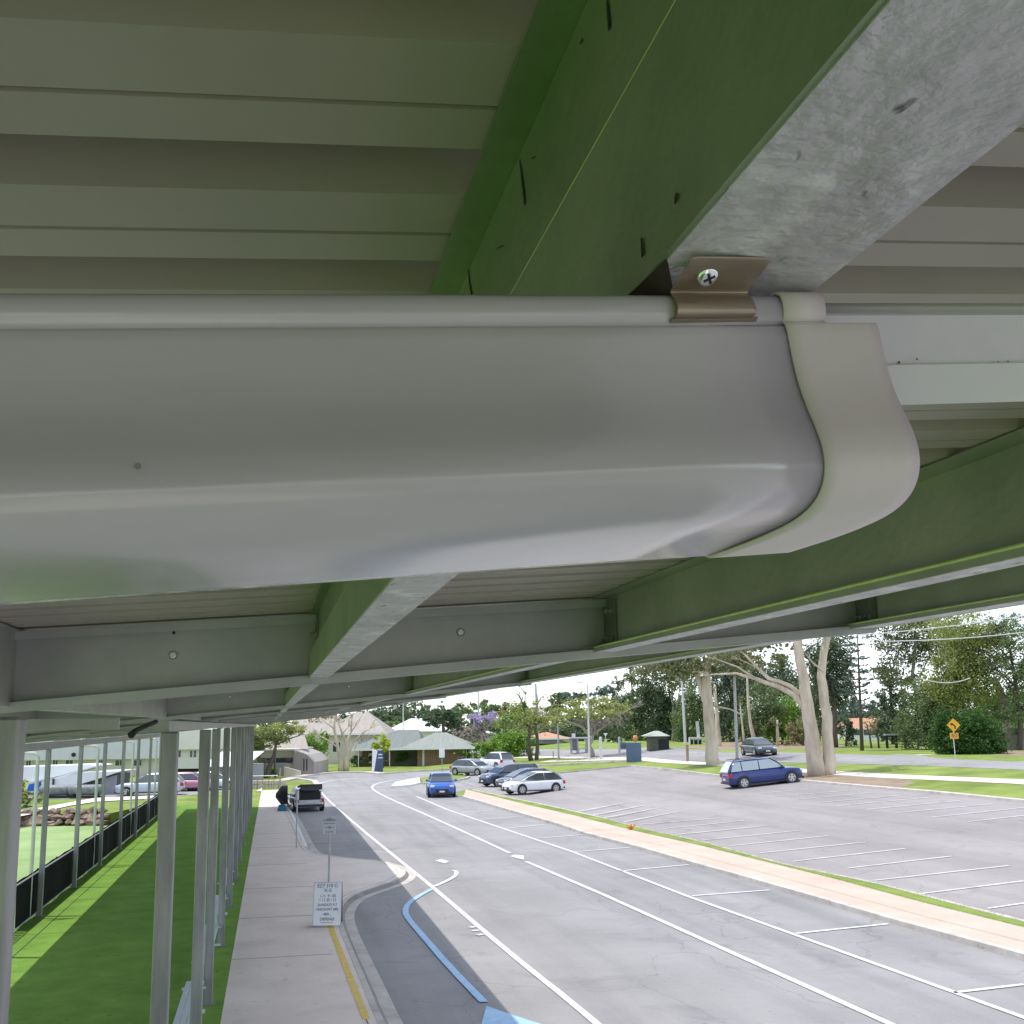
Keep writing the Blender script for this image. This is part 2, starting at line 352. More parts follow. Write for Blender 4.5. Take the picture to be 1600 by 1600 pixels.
bays = [[(895, 1270), (982, 1254)], [(922, 1275), (1007, 1259)], [(935, 1280), (1030, 1263)], [(975, 1285), (1060, 1269)], [(1000, 1289), (1124, 1279)], [(1034, 1296), (1163, 1283)], [(1056, 1305), (1200, 1291)],
        [(1097, 1314), (1247, 1299)], [(1139, 1323), (1294, 1307)], [(1187, 1334), (1352, 1317)], [(1240, 1347), (1414, 1327)], [(1324, 1358), (1487, 1339)],
        [(1367, 1377), (1576, 1354)], [(1439, 1398), (1600, 1378)], [(1544, 1421), (1640, 1407)],
        [(1180, 1241), (1262, 1234)], [(1199, 1246), (1326, 1236)], [(1244, 1250), (1364, 1239)], [(1277, 1255), (1401, 1244)], [(1307, 1260), (1450, 1247)],
        [(1352, 1266), (1499, 1252)], [(1401, 1271), (1551, 1257)], [(1456, 1278), (1600, 1263)], [(1514, 1285), (1620, 1273)]]
mark('bay_marking', bays, .12, M['faded'], off=.030)
mark('disabled_bay_marking', [[(756, 1568), (700, 1510), (660, 1463), (640, 1440), (632, 1426), (638, 1412), (662, 1397), (676, 1390)]], .16, M['blue'], off=.032, sm=1)
mark('bay_corner_marking', [[(679, 1386.5), (700, 1377), (712, 1370), (714, 1363), (708, 1361)]], .14, M['white'], off=.033, sm=1)
sheet('blue_bay_marking', W([(760, 1574), (752, 1604), (850, 1604), (800, 1588)]), .027, M['blue'])
sheet('arrow_marking', W([(798, 1339), (803, 1336.5), (818, 1338), (819, 1344), (808, 1342)]), .027, M['white'])
sheet('arrow_marking', W([(680, 1346), (689, 1343), (702, 1347), (695, 1350)]), .027, M['white'])
mark('yellow_edge_marking', [[(513, 1447), (540, 1520), (572, 1604)]], .13, M['yellow'], off=.1205)
bpy.data.objects['yellow_edge_marking'].location.z = 0
mark('road_number_marking', [[(735, 1451), (742, 1449)], [(738, 1456), (748, 1455)], [(745, 1463), (755, 1461)]], .16, M['faded'], off=.027)
mark('main_road_marking', [[(1380, 1190), (1600, 1194)], [(1320, 1185), (1420, 1187)]], .16, M['white'], off=.022)
mark('kerb_edge_marking', [[(449, 1262), (460, 1284), (478, 1327)]], .14, M['white'], off=.124)

# turf court under the roof, lawn beyond it
sheet('turf', [(-.69, -50), (-.67, 20), (-.54, 60), (-.4, 76), (-6.05, 78), (-6.05, -50)], .112, M['turf'], thick=.11)
sheet('playing_field', [(-6.2, -50), (-6.2, 63), (-14.5, 66), (-45, 68), (-45, -50)], .01, M['turf_pale'])
b = MB()
for yy in np.arange(19.5, 64, 5.6): b.box((-5.98, yy - .012, .1125), (-4.6, yy + .012, .1145))
b.box((-5.36, -10, .1125), (-5.33, 76, .1150)); b.build('turf_line', mat('turf_line', (.02, .07, .01), rough=.9))['kind'] = 'structure'  # thin dark green lines along and across the outer turf strip

# ================================================================== the covered court the camera looks out from
def galv_mat(name, c1, c2, scale, metal=.35, rough=.45):
    m = mat(name, c1, c2, scale=scale, rough=rough, metal=metal, bump=.35, bscale=55, detail=15, lo=.32, hi=.68)
    n, l = m.node_tree.nodes, m.node_tree.links; b = n['Principled BSDF']; src = b.inputs['Base Color'].links[0].from_socket
    mp_ = [k for k in n if k.type == 'MAPPING'][0]
    def dirt(sc_, lo, hi, col_, st):
        global _k
        q = n.new('ShaderNodeMapping'); q.inputs['Scale'].default_value = st; l.new(mp_.outputs[0], q.inputs[0])
        x = n.new('ShaderNodeTexNoise'); x.inputs['Scale'].default_value = sc_; x.inputs['Detail'].default_value = 9; x.inputs['Distortion'].default_value = .8; l.new(q.outputs[0], x.inputs[0])
        r = n.new('ShaderNodeValToRGB'); r.color_ramp.elements[0].position = lo; r.color_ramp.elements[1].position = hi; l.new(x.outputs[0], r.inputs[0])
        k = n.new('ShaderNodeMix'); k.data_type = 'RGBA'; k.inputs[7].default_value = (*col_, 1); l.new(r.outputs[0], k.inputs[0]); return k
    k1 = dirt(60, .66, .72, (.10, .10, .10), (1, .5, 1)); l.new(src, k1.inputs[6])
    k2 = dirt(16, .56, .70, (.80, .80, .82), (1.6, .8, 1)); l.new(k1.outputs[2], k2.inputs[6]); l.new(k2.outputs[2], b.inputs['Base Color'])
    return m
M['galv'] = galv_mat('galvanised_steel', (.42, .40, .44), (.70, .69, .73), 7)
M['painted'] = mat('grey_painted_steel', (.34, .345, .36), (.44, .44, .45), scale=2.2, rough=.38, metal=.25, detail=8, spec=.5)
M['web'] = mat('purlin_web_steel', (.20, .29, .16), (.33, .40, .27), scale=2.4, rough=.42, metal=.5, detail=14, bump=.12, bscale=40)  # green light thrown up by the turf is put into the colour
M['web2'] = mat('pale_purlin_web', (.34, .36, .33), (.46, .47, .44), scale=2.4, rough=.42, metal=.45, detail=14, bump=.12, bscale=40)
M['cleat'] = mat('dark_cleat_steel', (.13, .14, .14), (.24, .25, .25), scale=9, rough=.5, metal=.4)
M['edge'] = mat('turf_glint_lip_edge', (.50, .58, .26), (.62, .68, .36), scale=20, rough=.4, metal=.3)  # yellow-green reflection of sunlit turf, painted into the colour
M['post'] = mat('galvanised_post', (.20, .205, .21), (.36, .365, .37), scale=5, rough=.45, metal=.55, detail=10, stretch=(1, 1, .15))
M['roof'] = mat('cream_roof_sheet', (.385, .345, .315), (.455, .41, .38), scale=1.3, rough=.55, spec=.3)
M['bolt'] = mat('zinc_bolt', (.55, .56, .58), (.72, .73, .75), scale=40, rough=.3, metal=.9)
M['whitepipe'] = mat('white_downpipe', (.62, .63, .63), (.72, .73, .73), scale=3, rough=.45)
court = empty('covered_court', (0, 0, 0), 0, 'long covered walkway roof of grey steel beams on square posts over green turf', 'roof structure')
SL, Z0, PD = .085, CAMH + .16, .262
def zb(x): return Z0 + SL * x
def dp(x): return -.006 - .025 * x            # the sheeting falls a little flatter than the purlin feet
def zv(x, a): return zb(x) + a + (dp(x) if a > .18 else 0)
GY = [4.5, 11.1] + [16.7 + 5.6 * i for i in range(11)]
YE = 73.4
# roof sheeting: pans and ribs run across the court
b = MB(); yv = -5.012; prof = []
while yv < YE:
    prof += [(yv, .038), (yv + .062, .038), (yv + .070, 0), (yv + .144, 0), (yv + .1445, .0035), (yv + .151, .0035), (yv + .1515, 0), (yv + .207, 0)]
    yv += .215
for x in (-6.0, 2.66):
    for (y, h) in prof: b.v.append((x, y, zb(x) + PD + dp(x) + .002 + h))
n = len(prof); b.f = [(i, i + 1, n + i + 1, n + i) for i in range(n - 1)]
b.build('roof_sheet', M['roof'], court, solid=.0012)
# purlins
PX = [.145 + 1.13 * k for k in range(-5, 3)]
def purlin(x, y0, y1, lip, webx):
    b = MB(); z = zb(x)
    b.box((x, y0, z), (x + .07, y1, z + .003))                        # bottom flange
    o = b.build('purlin', M['galv'], court)
    w = MB(); w.box((x - .0025, y0, z + .0008), (x, y1, z + lip))     # upturned lip
    d_ = dp(x); w.box((x + webx, y0, z + .0032), (x + webx + .003, y1, z + PD + d_ - .005)); w.box((x + .002, y0, z + PD + d_ - .0045), (x + webx + .02, y1, z + PD + d_ - .0015))
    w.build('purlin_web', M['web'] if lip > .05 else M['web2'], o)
    e = MB(); r_ = .0017 if lip > .05 else .0045
    e.tube([(x - .001, y0, z + lip), (x - .001, y1, z + lip)], r_, 8); e.build('lip_edge', M['edge'], o)  # thin bead added to draw the bright turf reflection along the lip
    return o
for k, x in enumerate(PX):
    near = abs(x - .145) < .01
    purlin(x, -5, YE,  .092 if near else .02, .030 if near else .066)
# slots and scuffs on the near purlin
def on_plane_x(px, py, xp):
    r = ray(px, py); k = xp / r[0]; return Vector((xp, r[1] * k, CAMH + r[2] * k))
near_p = [o for o in bpy.data.objects if o.name.startswith('purlin') and not o.name.startswith('purlin_web')][5]
for pts, w, xp in (([(812, 250), (816, 285), (820, 318)], .0022, .1742), ([(948, 0), (950, 25), (952, 45)], .0022, .1742), ([(731, 418), (734, 445), (738, 466)], .0022, .1742), ([(1002, 372), (1003, 384), (1004, 400)], .0016, .1418), ([(1055, 306), (1057, 311)], .0024, .1418),
                   ([(780, 258), (788, 256)], .0006, .1742), ([(830, 248), (836, 245)], .0006, .1742), ([(872, 30), (878, 28)], .0008, .1742), ([(906, 68), (910, 62)], .0012, .1742), ([(776, 388), (786, 384)], .0006, .1742)):
    b = MB(); P_ = [on_plane_x(a, c, xp) for a, c in pts]; b.tube(P_, [w * .55] + [w] * (len(P_) - 2) + [w], 8)
    o = b.build('slot', M['dark_gap'] if 'dark_gap' in M else M['dark'], near_p, smooth=True)
    for v in o.data.vertices: v.co.x = xp + (v.co.x - xp) * .15
# cross girders
for gi, y in enumerate(GY):
    b = MB(); xa, xb = -5.7, 2.52
    def sl(b, x0, x1, ya, yb, za, zc_):
        b.add([(x0, ya, zv(x0, za)), (x1, ya, zv(x1, za)), (x1, yb, zv(x1, za)), (x0, yb, zv(x0, za)),
               (x0, ya, zv(x0, zc_)), (x1, ya, zv(x1, zc_)), (x1, yb, zv(x1, zc_)), (x0, yb, zv(x0, zc_))],
              [(0, 3, 2, 1), (4, 5, 6, 7), (0, 1, 5, 4), (2, 3, 7, 6), (0, 4, 7, 3), (1, 2, 6, 5)])
    sl(b, xa, xb, y, y + .006, -.018, PD - .02)
    sl(b, xa, xb, y - .06, y - .0005, -.024, -.0185)
    sl(b, xa, xb, y - .063, y - .0605, -.024, .012)
    sl(b, xa, xb, y - .04, y - .0005, PD - .0195, PD - .010)
    sl(b, xa, xb, y - .043, y - .0405, PD - .042, PD - .010)
    g = b.build('cross_girder', M['painted'], court)
    if gi < 3:
        xs = [(-.36, .155), (-.36, .24), (.74, .15), (.74, .235), (1.92, .13), (-1.5, .15)]
        for x, z in xs:
            t = MB(); r_ = .012 if z < .2 else .006
            t.tube([(x, y - .001, zb(x) + z - .02), (x, y - .005, zb(x) + z - .02)], r_, 14)
            if z < .2: t.tube([(x, y - .005, zb(x) + z - .02), (x, y - .013, zb(x) + z - .02)], .0075, 6)
            t.build('bolt', M['bolt'] if z < .2 else M['dark'], g)
            if z < .2:
                t = MB(); t.tube([(x, y - .0005, zb(x) + z - .02), (x, y - .0035, zb(x) + z - .02)], .0165, 16); t.build('washer', M['cleat'], g)
        for k, x in enumerate(PX):
            near = abs(x - .145) < .01; wx = x + (.030 if near else .066)
            c = MB(); c.box((wx - .007, y - .17, zb(x) + .012), (wx - .001, y - .005, zb(x) + PD + dp(x) - .012))
            c.box((x - .004, y - .035, zb(x) - .017), (x + .074, y - .002, zb(x) + .02))
            cl = c.build('cleat', M['cleat'], g)
            for dy in (.045, .12):
                for z in (.05, .165):
                    t = MB(); t.tube([(wx - .007, y - dy, zb(x) + z), (wx - .014, y - dy, zb(x) + z)], .011, 6)
                    t.tube([(wx - .014, y - dy, zb(x) + z), (wx - .032, y - dy, zb(x) + z)], .0055, 8)
                    t.build('cleat_bolt', M['bolt'], g)
# eave beams and long beams over the posts
b = MB()
for x, w, h in ((-.97, .13, .1), (-5.83, .1, .2)):
    b.box((x - w / 2, 11.2 if x > -2 else -5, zb(x) - .02 - h), (x + w / 2, YE, zb(x) - .0245))
b.build('post_beam', M['painted'], court)
b = MB()
prof = [(0, 0), (.12, 0), (.13, .02), (.13, .10), (.115, .12), (.11, .115), (.12, .1), (.12, .03), (.11, .012), (.01, .012)]
b.prism([(-5.89 - p[0], -5, zb(-5.8) + p[1] + .03) for p in prof], (0, YE + 5, 0))
b.build('eave_gutter', M['painted'], court)
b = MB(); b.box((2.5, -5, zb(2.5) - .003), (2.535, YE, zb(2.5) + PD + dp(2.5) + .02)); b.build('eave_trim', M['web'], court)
# posts with base plates
def post(x, y, w=.145, top=None):
    b = MB(); t = top or zb(x) - .13
    b.box((x - w / 2, y - w / 2, .115), (x + w / 2, y + w / 2, t))
    o = b.build('post', M['post'], court, bevel=.012)
    c = MB(); c.box((x - w / 2 - .05, y - w / 2 - .05, .1135), (x + w / 2 + .05, y + w / 2 + .05, .128)); c.build('base_plate', M['post'], o)
    return o
post(-1.01, 4.80, .15, zb(-1.0) - .03)
for y in GY[1:]: post({11.1: -.885, 16.7: -.86}.get(round(y, 1), -.95), y, .15, zb(-1) - .125)
for y in [22.3 + 5.6 * i for i in range(10)]: post(-5.83, y, .13, zb(-5.83) - .225)
# white downpipes at every second outer post
for i in (2, 4, 6, 8):
    y = 22.3 + 5.6 * i - .35; zt = zb(-5.9)
    b = MB(); b.tube([(-6.6, y - .1, zt + .02), (-6.6, y - .1, zt - .24), (-6.5, y - .08, zt - .29), (-6.12, y, zt - .31), (-6.03, y, zt - .40), (-6.03, y, .02)], .05, 10)
    b.build('downpipe', M['whitepipe'], court, smooth=True)
# black strap hanging at the second post
b = MB(); b.tube([(-.98, 10.7, zb(-1) - .03), (-1.09, 10.2, zb(-1) - .10), (-1.12, 10.1, zb(-1) - .14)], [.02, .022, .03], 8); b.build('strap', M['dark'], court)
# small service conduit under the roof and loose ends near the girder
b = MB(); b.box((-2.6, 6.6, zb(-2) - .00), (-.8, 6.66, zb(-2) + .06)); b.build('batten', M['painted'], court)

# ------------------------------------------------------------------ the rain gutter right in front of the camera
gd = np.array([.9934, .0716, .0894]); gd /= np.linalg.norm(gd)
A = ray(1213, 461); A = A * (.405 / A[1])
e1 = np.array([0, 1, 0]) - gd * gd[1]; e1 /= np.linalg.norm(e1); e2 = np.cross(gd, e1)
O = np.array([0, 0, CAMH])
def gp(px, py, a):
    """point seen at the pixel, lying at distance a behind the gutter's front plane -> (along, a, up)"""
    r = ray(px, py); t = (A @ e1 + a) / (r @ e1); q = r * t - A
    return q @ gd, a, q @ e2
def gw(s, a, u): return Vector(O + A + gd * s + e1 * a + e2 * u)
prof = [(.012, -.004), (.008, -.0005), (.003, .0002), (-.0005, -.002), (-.0018, -.006), (-.001, -.0105), (.0005, -.0125), (-.0012, -.0142), (-.0020, -.018), (-.0022, -.0245),
        (-.0032, -.0345), (-.0052, -.043), (-.0088, -.0525), (-.0125, -.060), (-.0143, -.0665), (-.0146, -.0725), (-.0128, -.078), (-.0085, -.0828), (-.0015, -.0866), (.009, -.0892), (.022, -.0905),
        (.05, -.0917), (.09, -.0925), (.098, -.0895), (.1, -.084), (.1, -.01)]
def spl(P, n=5):
    out = []
    for i in range(len(P) - 1):
        p0, p1, p2, p3 = [np.array(P[min(max(k, 0), len(P) - 1)]) for k in (i - 1, i, i + 1, i + 2)]
        for j in range(n):
            t = j / n; out.append(tuple(.5 * (2 * p1 + (p2 - p0) * t + (2 * p0 - 5 * p1 + 4 * p2 - p3) * t * t + (3 * p1 - p0 - 3 * p2 + p3) * t ** 3)))
    return out + [tuple(P[-1])]
def relax(P, a, b, it=30):
    P = [np.array(p, float) for p in P]
    for _ in range(it): P = [P[i] if i <= a or i >= b else P[i] * .5 + (P[i - 1] + P[i + 1]) * .25 for i in range(len(P))]
    return [tuple(p) for p in P]
def extr(name, pr, s0, s1, m, parent, grow=0.0, solid=.0012, steps=1):
    b = MB(); k = len(pr); pts = []
    c = np.array([.045, -.05])
    for (a, u) in pr:
        d = np.array([a, u]) - c; d = d / (np.linalg.norm(d) + 1e-9); pts.append((a + d[0] * grow, u + d[1] * grow))
    for i in range(steps + 1):
        s = s0 + (s1 - s0) * i / steps
        b.v += [tuple(gw(s, a, u)) for a, u in pts]
    b.f = [(i * k + j, i * k + j + 1, (i + 1) * k + j + 1, (i + 1) * k + j) for i in range(steps) for j in range(k - 1)]
    o = b.build(name, m, parent, smooth=True)
    mo = o.modifiers.new('t', 'SOLIDIFY'); mo.thickness = solid; mo.offset = 0
    return o
M['gutter'] = mat('pale_grey_gutter_paint', (.43, .405, .455), (.52, .49, .545), scale=5, rough=.22, spec=.5, detail=9, coat=.55, stretch=(.25, 1, 1), bump=.03, bscale=2.2)
M['joiner'] = mat('warm_grey_plastic', (.61, .54, .575), (.66, .59, .625), scale=8, rough=.42, spec=.45, detail=6)
M['clip'] = mat('bronze_clip_metal', (.30, .24, .19), (.38, .31, .25), scale=30, rough=.33, metal=.6, stretch=(.2, 3, 3))
_f = spl(prof[7:-3], 6); prof_face = relax(_f, 6, len(_f) - 1, 26); prof_bead = spl(prof[:8], 3); prof_back = list(prof[-3:])
prof_all = prof_bead[:-1] + prof_face + prof_back
gut = empty('rain_gutter', tuple(gw(-.3, 0, -.09)), 0, 'large pale grey rain gutter with rounded front hanging close overhead', 'gutter')
inv = Matrix.Translation(-Vector(gw(-.3, 0, -.09)))
def gparent(o):
    o.parent = gut; o.matrix_parent_inverse = inv; return o
gparent(extr('trough', prof_all, -1.3, .0055, M['gutter'], None, steps=24))
gparent(extr('end_joiner', prof_face + prof_back[:-1], .0005, .0425, M['joiner'], None, grow=.0016, steps=6))
gparent(extr('end_joiner_bead', prof_bead, .0005, .0195, M['joiner'], None, grow=.0016, steps=2))
# long back strip that runs on past the joiner
b = MB(); bk = .03
u0 = gp(1500, 493, bk)[2]; u1 = gp(1500, 570, bk)[2]; u2 = gp(1500, 598, bk)[2]; ut = gp(1500, 480, bk)[2]
b.add([gw(-.01, bk, u0), gw(1.6, bk, u0), gw(1.6, bk, u1), gw(-.01, bk, u1)], [(0, 1, 2, 3)])
o = gparent(b.build('back_strip', mat('pale_blue_strip', (.64, .60, .72), (.73, .70, .79), scale=12, rough=.45, lo=.2, hi=.5), solid=.001))
b = MB(); b.add([gw(-.01, bk - .002, u1), gw(1.6, bk - .002, u1), gw(1.6, bk + .02, u2 - .004), gw(-.01, bk + .02, u2 - .004)], [(0, 1, 2, 3)])
gparent(b.build('strip_edge', M['whitepipe'], solid=.0008))
b = MB(); b.tube([gw(-.01, bk - .003, (u0 + ut) / 2 + .0004), gw(1.6, bk - .003, (u0 + ut) / 2 + .0004)], abs(ut - u0) / 2 * 1.1, 10); gparent(b.build('strip_bead', M['gutter'], smooth=True))
b = MB()
for (px, py, r) in ((1405, 566, .0006), (1433, 561, .0005), (1560, 567, .0008), (1575, 565, .0005), (1552, 567, .0006)):
    s, a, u = gp(px, py, bk - .0012); b.disc(gw(s, a, u), r, -Vector(e1), 8)
gparent(b.build('rust_spot', mat('rust', (.12, .05, .02), rough=.9)))
# bronze clip: plate on the flange, step, hook round the bead
def clip_pt(px, py, a): s, a, u = gp(px, py, a); return (a, u)
cl = [clip_pt(1105, 400, -.024), clip_pt(1105, 408, -.0225), clip_pt(1105, 450, -.004), clip_pt(1105, 458, -.0015), clip_pt(1105, 464, -.004), clip_pt(1105, 474, -.0068), clip_pt(1105, 488, -.0066), clip_pt(1105, 493, -.0050), clip_pt(1105, 498, -.0015)]
s0, s1 = gp(1052, 470, -.005)[0], gp(1178, 470, -.005)[0]
b = MB(); k = len(cl)
for s in (s0, s0 * .67 + s1 * .33, s0 * .33 + s1 * .67, s1):
    b.v += [tuple(gw(s, a, u)) for a, u in cl]
b.f = [(i * k + j, i * k + j + 1, (i + 1) * k + j + 1, (i + 1) * k + j) for i in range(3) for j in range(k - 1)]
clip = gparent(b.build('bracket_clip', M['clip'], smooth=True)); mo = clip.modifiers.new('t', 'SOLIDIFY'); mo.thickness = .0009; mo.offset = 0
mo = clip.modifiers.new('s', 'SUBSURF'); mo.levels = mo.render_levels = 2
b = MB(); q0 = [gw(s0 - .001, -.0035, cl[-1][1] - .0006), gw(s1 + .0015, -.0035, cl[-1][1] - .0002), gw(s1 + .0015, -.0015, cl[-1][1] - .0010), gw(s0 - .001, -.0015, cl[-1][1] - .0014)]
b.add(q0, [(0, 1, 2, 3)]); gparent(b.build('bracket_hook', M['clip'], solid=.0008))
b = MB(); g3 = [gp(976, 466, .016), gp(1042, 404, -.012), gp(1052, 458, -.001), gp(1046, 466, .004)]
b.add([gw(*p) for p in g3], [(0, 1, 2, 3)]); gparent(b.build('bracket_flap', mat('dark_bronze', (.06, .045, .035), rough=.5, metal=.5), solid=.0008))
s, a, u = gp(1105, 431, -.0137)
ctr = Vector(gw(s, a, u)); nrm = Vector(-e1 * .62 - e2 * .78).normalized()
tx = Vector(gd); ty = nrm.cross(tx).normalized()
b = MB(); rs = [(0, .0045), (.0009, .0044), (.0018, .0036), (.0023, .0022), (.0024, .0009)]; nn = 20
for h, r_ in rs:
    b.v += [tuple(ctr + nrm * h + (tx * math.cos(2 * math.pi * i / nn) + ty * math.sin(2 * math.pi * i / nn)) * r_) for i in range(nn)]
b.f = [(j * nn + i, j * nn + (i + 1) % nn, (j + 1) * nn + (i + 1) % nn, (j + 1) * nn + i) for j in range(len(rs) - 1) for i in range(nn)] + [tuple(range((len(rs) - 1) * nn, len(rs) * nn))]
scw = gparent(b.build('screw', mat('chromed_screw', (.75, .77, .8), rough=.12, metal=1), smooth=True))
b = MB()
for th in (.5, .5 + math.pi / 2):
    d1 = tx * math.cos(th) + ty * math.sin(th); d2 = nrm.cross(d1)
    p = ctr + nrm * .00215
    b.add([p - d1 * .0024 - d2 * .0005, p + d1 * .0024 - d2 * .0005, p + d1 * .0024 + d2 * .0005, p - d1 * .0024 + d2 * .0005,
           p - d1 * .0024 - d2 * .0005 + nrm * .0004, p + d1 * .0024 - d2 * .0005 + nrm * .0004, p + d1 * .0024 + d2 * .0005 + nrm * .0004, p - d1 * .0024 + d2 * .0005 + nrm * .0004],
          [(0, 1, 2, 3), (4, 5, 6, 7), (0, 1, 5, 4), (2, 3, 7, 6), (1, 2, 6, 5), (0, 3, 7, 4)])
gparent(b.build('screw_recess', M['dark']))

# ================================================================== vegetation
M['bark_pale'] = mat('pale_gum_bark', (.42, .345, .255), (.68, .59, .47), scale=1.2, rough=.85, bump=.5, bscale=6, detail=10, stretch=(1, 1, .3))
M['bark_grey'] = mat('grey_bark', (.26, .23, .20), (.40, .36, .32), scale=2, rough=.9, bump=.5, bscale=8, detail=10, stretch=(1, 1, .3))
M['bark_dark'] = mat('dark_bark', (.08, .065, .05), (.15, .12, .10), scale=2, rough=.9, bump=.5, bscale=8, detail=10, stretch=(1, 1, .3))
LG = {'gum': leafm('gum_leaves', (.115, .125, .06)), 'dark': leafm('dark_leaves', (.07, .098, .055)), 'mid': leafm('mid_leaves', (.10, .135, .06)),
      'bright': leafm('bright_leaves', (.12, .20, .035)), 'yellow': leafm('yellow_leaves', (.27, .30, .04)), 'gold': leafm('golden_leaves', (.38, .30, .03)), 'olive': leafm('olive_leaves', (.17, .19, .06)),
      'lilac': leafm('lilac_blossom', (.36, .30, .44), 1.15), 'blue': leafm('blue_green_leaves', (.075, .105, .085)), 'grey': leafm('grey_leaves', (.20, .18, .15), 1.5), 'tan': leafm('tan_foliage', (.17, .15, .075)), 'hedge': leafm('hedge_leaves', (.04, .085, .02), 1.8)}
def leaves(name, blobs, size, m, parent, dens=2.6, flat=1.0):
    """leaf clusters: blobs = (x, y, z, rx, ry, rz) in metres"""
    V = []
    for (x, y, z, rx, ry, rz) in blobs:
        area = math.pi * rx * rz
        n = int(max(10, dens * area / (size * size) * 5.5))
        nc = max(9, int(n / 70))
        u = rng.normal(size=(nc, 3)); u /= np.linalg.norm(u, axis=1)[:, None]; u *= rng.random(nc)[:, None] ** .42
        cr_ = rng.uniform(.14, .36, nc)
        idx = rng.integers(0, nc, n); c = u[idx] + rng.normal(size=(n, 3)) * cr_[idx][:, None] * .62
        c = c * np.array([rx, ry, rz]) + np.array([x, y, z])
        a = rng.normal(size=(n, 3)); a[:, 2] *= .6; a /= np.linalg.norm(a, axis=1)[:, None]
        bq = np.cross(a, rng.normal(size=(n, 3))); bq /= np.linalg.norm(bq, axis=1)[:, None]
        s = size * rng.uniform(.55, 1.35, n)[:, None] * .5
        w = s * rng.uniform(.35, .8, n)[:, None]
        V.append(np.stack([c - a * s, c + bq * w, c + a * s, c - bq * w], 1))
    V = np.concatenate(V).reshape(-1, 3); nq = len(V) // 4
    me = bpy.data.meshes.new(name); me.vertices.add(len(V)); me.vertices.foreach_set('co', V.astype(np.float32).ravel())
    me.loops.add(nq * 4); me.loops.foreach_set('vertex_index', np.arange(nq * 4, dtype=np.int32))
    me.polygons.add(nq); me.polygons.foreach_set('loop_start', np.arange(0, nq * 4, 4, dtype=np.int32)); me.polygons.foreach_set('loop_total', np.full(nq, 4, dtype=np.int32))
    me.update(); me.validate(); me.materials.append(m)
    o = bpy.data.objects.new(name, me); col.objects.link(o); o.parent = parent
    return o
def tree(name, label, site, stems, crown, leaf='mid', size=.4, dens=2.6, bark='bark_grey', group=None, cat='tree', depth=.85, twigs=0, twig_r=.6, trunk_name='trunk'):
    """stems: [[(px, py, radius_px), ...], ...]; crown: [(px, py, rx_px, rz_px[, dy_m]), ...] all read off the photograph and turned into metres at the tree's own place"""
    t = empty(name, site.o, RZ, label, cat, group)
    if stems:
        b = MB()
        for st in stems:
            pts = []; dy = random.uniform(-.4, .4)
            for i, q in enumerate(st):
                p = site.p(q[0], q[1]); k = i / max(1, len(st) - 1)
                pts.append((p.x, dy * k * 2 + (q[3] if len(q) > 3 else 0), p.z if i or q[1] < 1e9 else 0))
            if st is stems[0] or st[0][1] > 1150:
                q0 = pts[0]; pts = [(q0[0], q0[1], -.15)] + (pts if q0[2] > .4 else pts[1:]); st = ([st[0]] + st) if q0[2] > .4 else st
            # subdivide for a softer curve
            P2, R2 = [], []
            for (a, ra), (c, rc) in zip(zip(pts[:-1], [q[2] for q in st[:-1]]), zip(pts[1:], [q[2] for q in st[1:]])):
                for k in (0, .5): P2.append(tuple(a[j] * (1 - k) + c[j] * k + (random.uniform(-.3, .3) * site.m(rc) if k else 0) for j in range(3))); R2.append(site.m(ra * (1 - k) + rc * k))
            P2.append(pts[-1]); R2.append(site.m(st[-1][2]))
            b.tube(P2, R2, 10)
            if twigs:
                base = Vector(pts[-1]); d0 = (Vector(pts[-1]) - Vector(pts[-2])).normalized(); L = site.m(twigs)
                for q in range(5):
                    d = (d0 + Vector((random.uniform(-1, 1), random.uniform(-1, 1), random.uniform(-.3, .8))) * .8).normalized()
                    e = base + d * L * random.uniform(.6, 1.2); mid = base + d * L * .5 + Vector((0, 0, random.uniform(-.1, .15) * L))
                    b.tube([base, mid, e], [site.m(twig_r), site.m(twig_r * .7), site.m(twig_r * .3)], 5)
                    for q2 in range(3):
                        f = mid.lerp(e, random.random()); g = f + (d + Vector((random.uniform(-1, 1), random.uniform(-1, 1), random.uniform(-.5, 1)))).normalized() * L * .5
                        b.tube([f, g], [site.m(twig_r * .5), site.m(twig_r * .2)], 4)
        b.build(trunk_name, M[bark], t, smooth=True)
    if crown:
        bl = []
        for q in crown:
            p = site.p(q[0], q[1]); rx, rz = site.m(q[2]) * (1.34 if site.px > 940 else 1.2), site.m(q[3]) * (1.3 if site.px > 940 else 1.2)
            bl.append((p.x, (q[4] if len(q) > 4 else random.uniform(-.3, .3) * rx), p.z, rx, max(rx * depth, rz * .6), rz))
        leaves('crown', bl, max(size, site.m(3.6)), LG[leaf], t, dens)
    return t
S = Site
FG = 'trees beyond the main road'
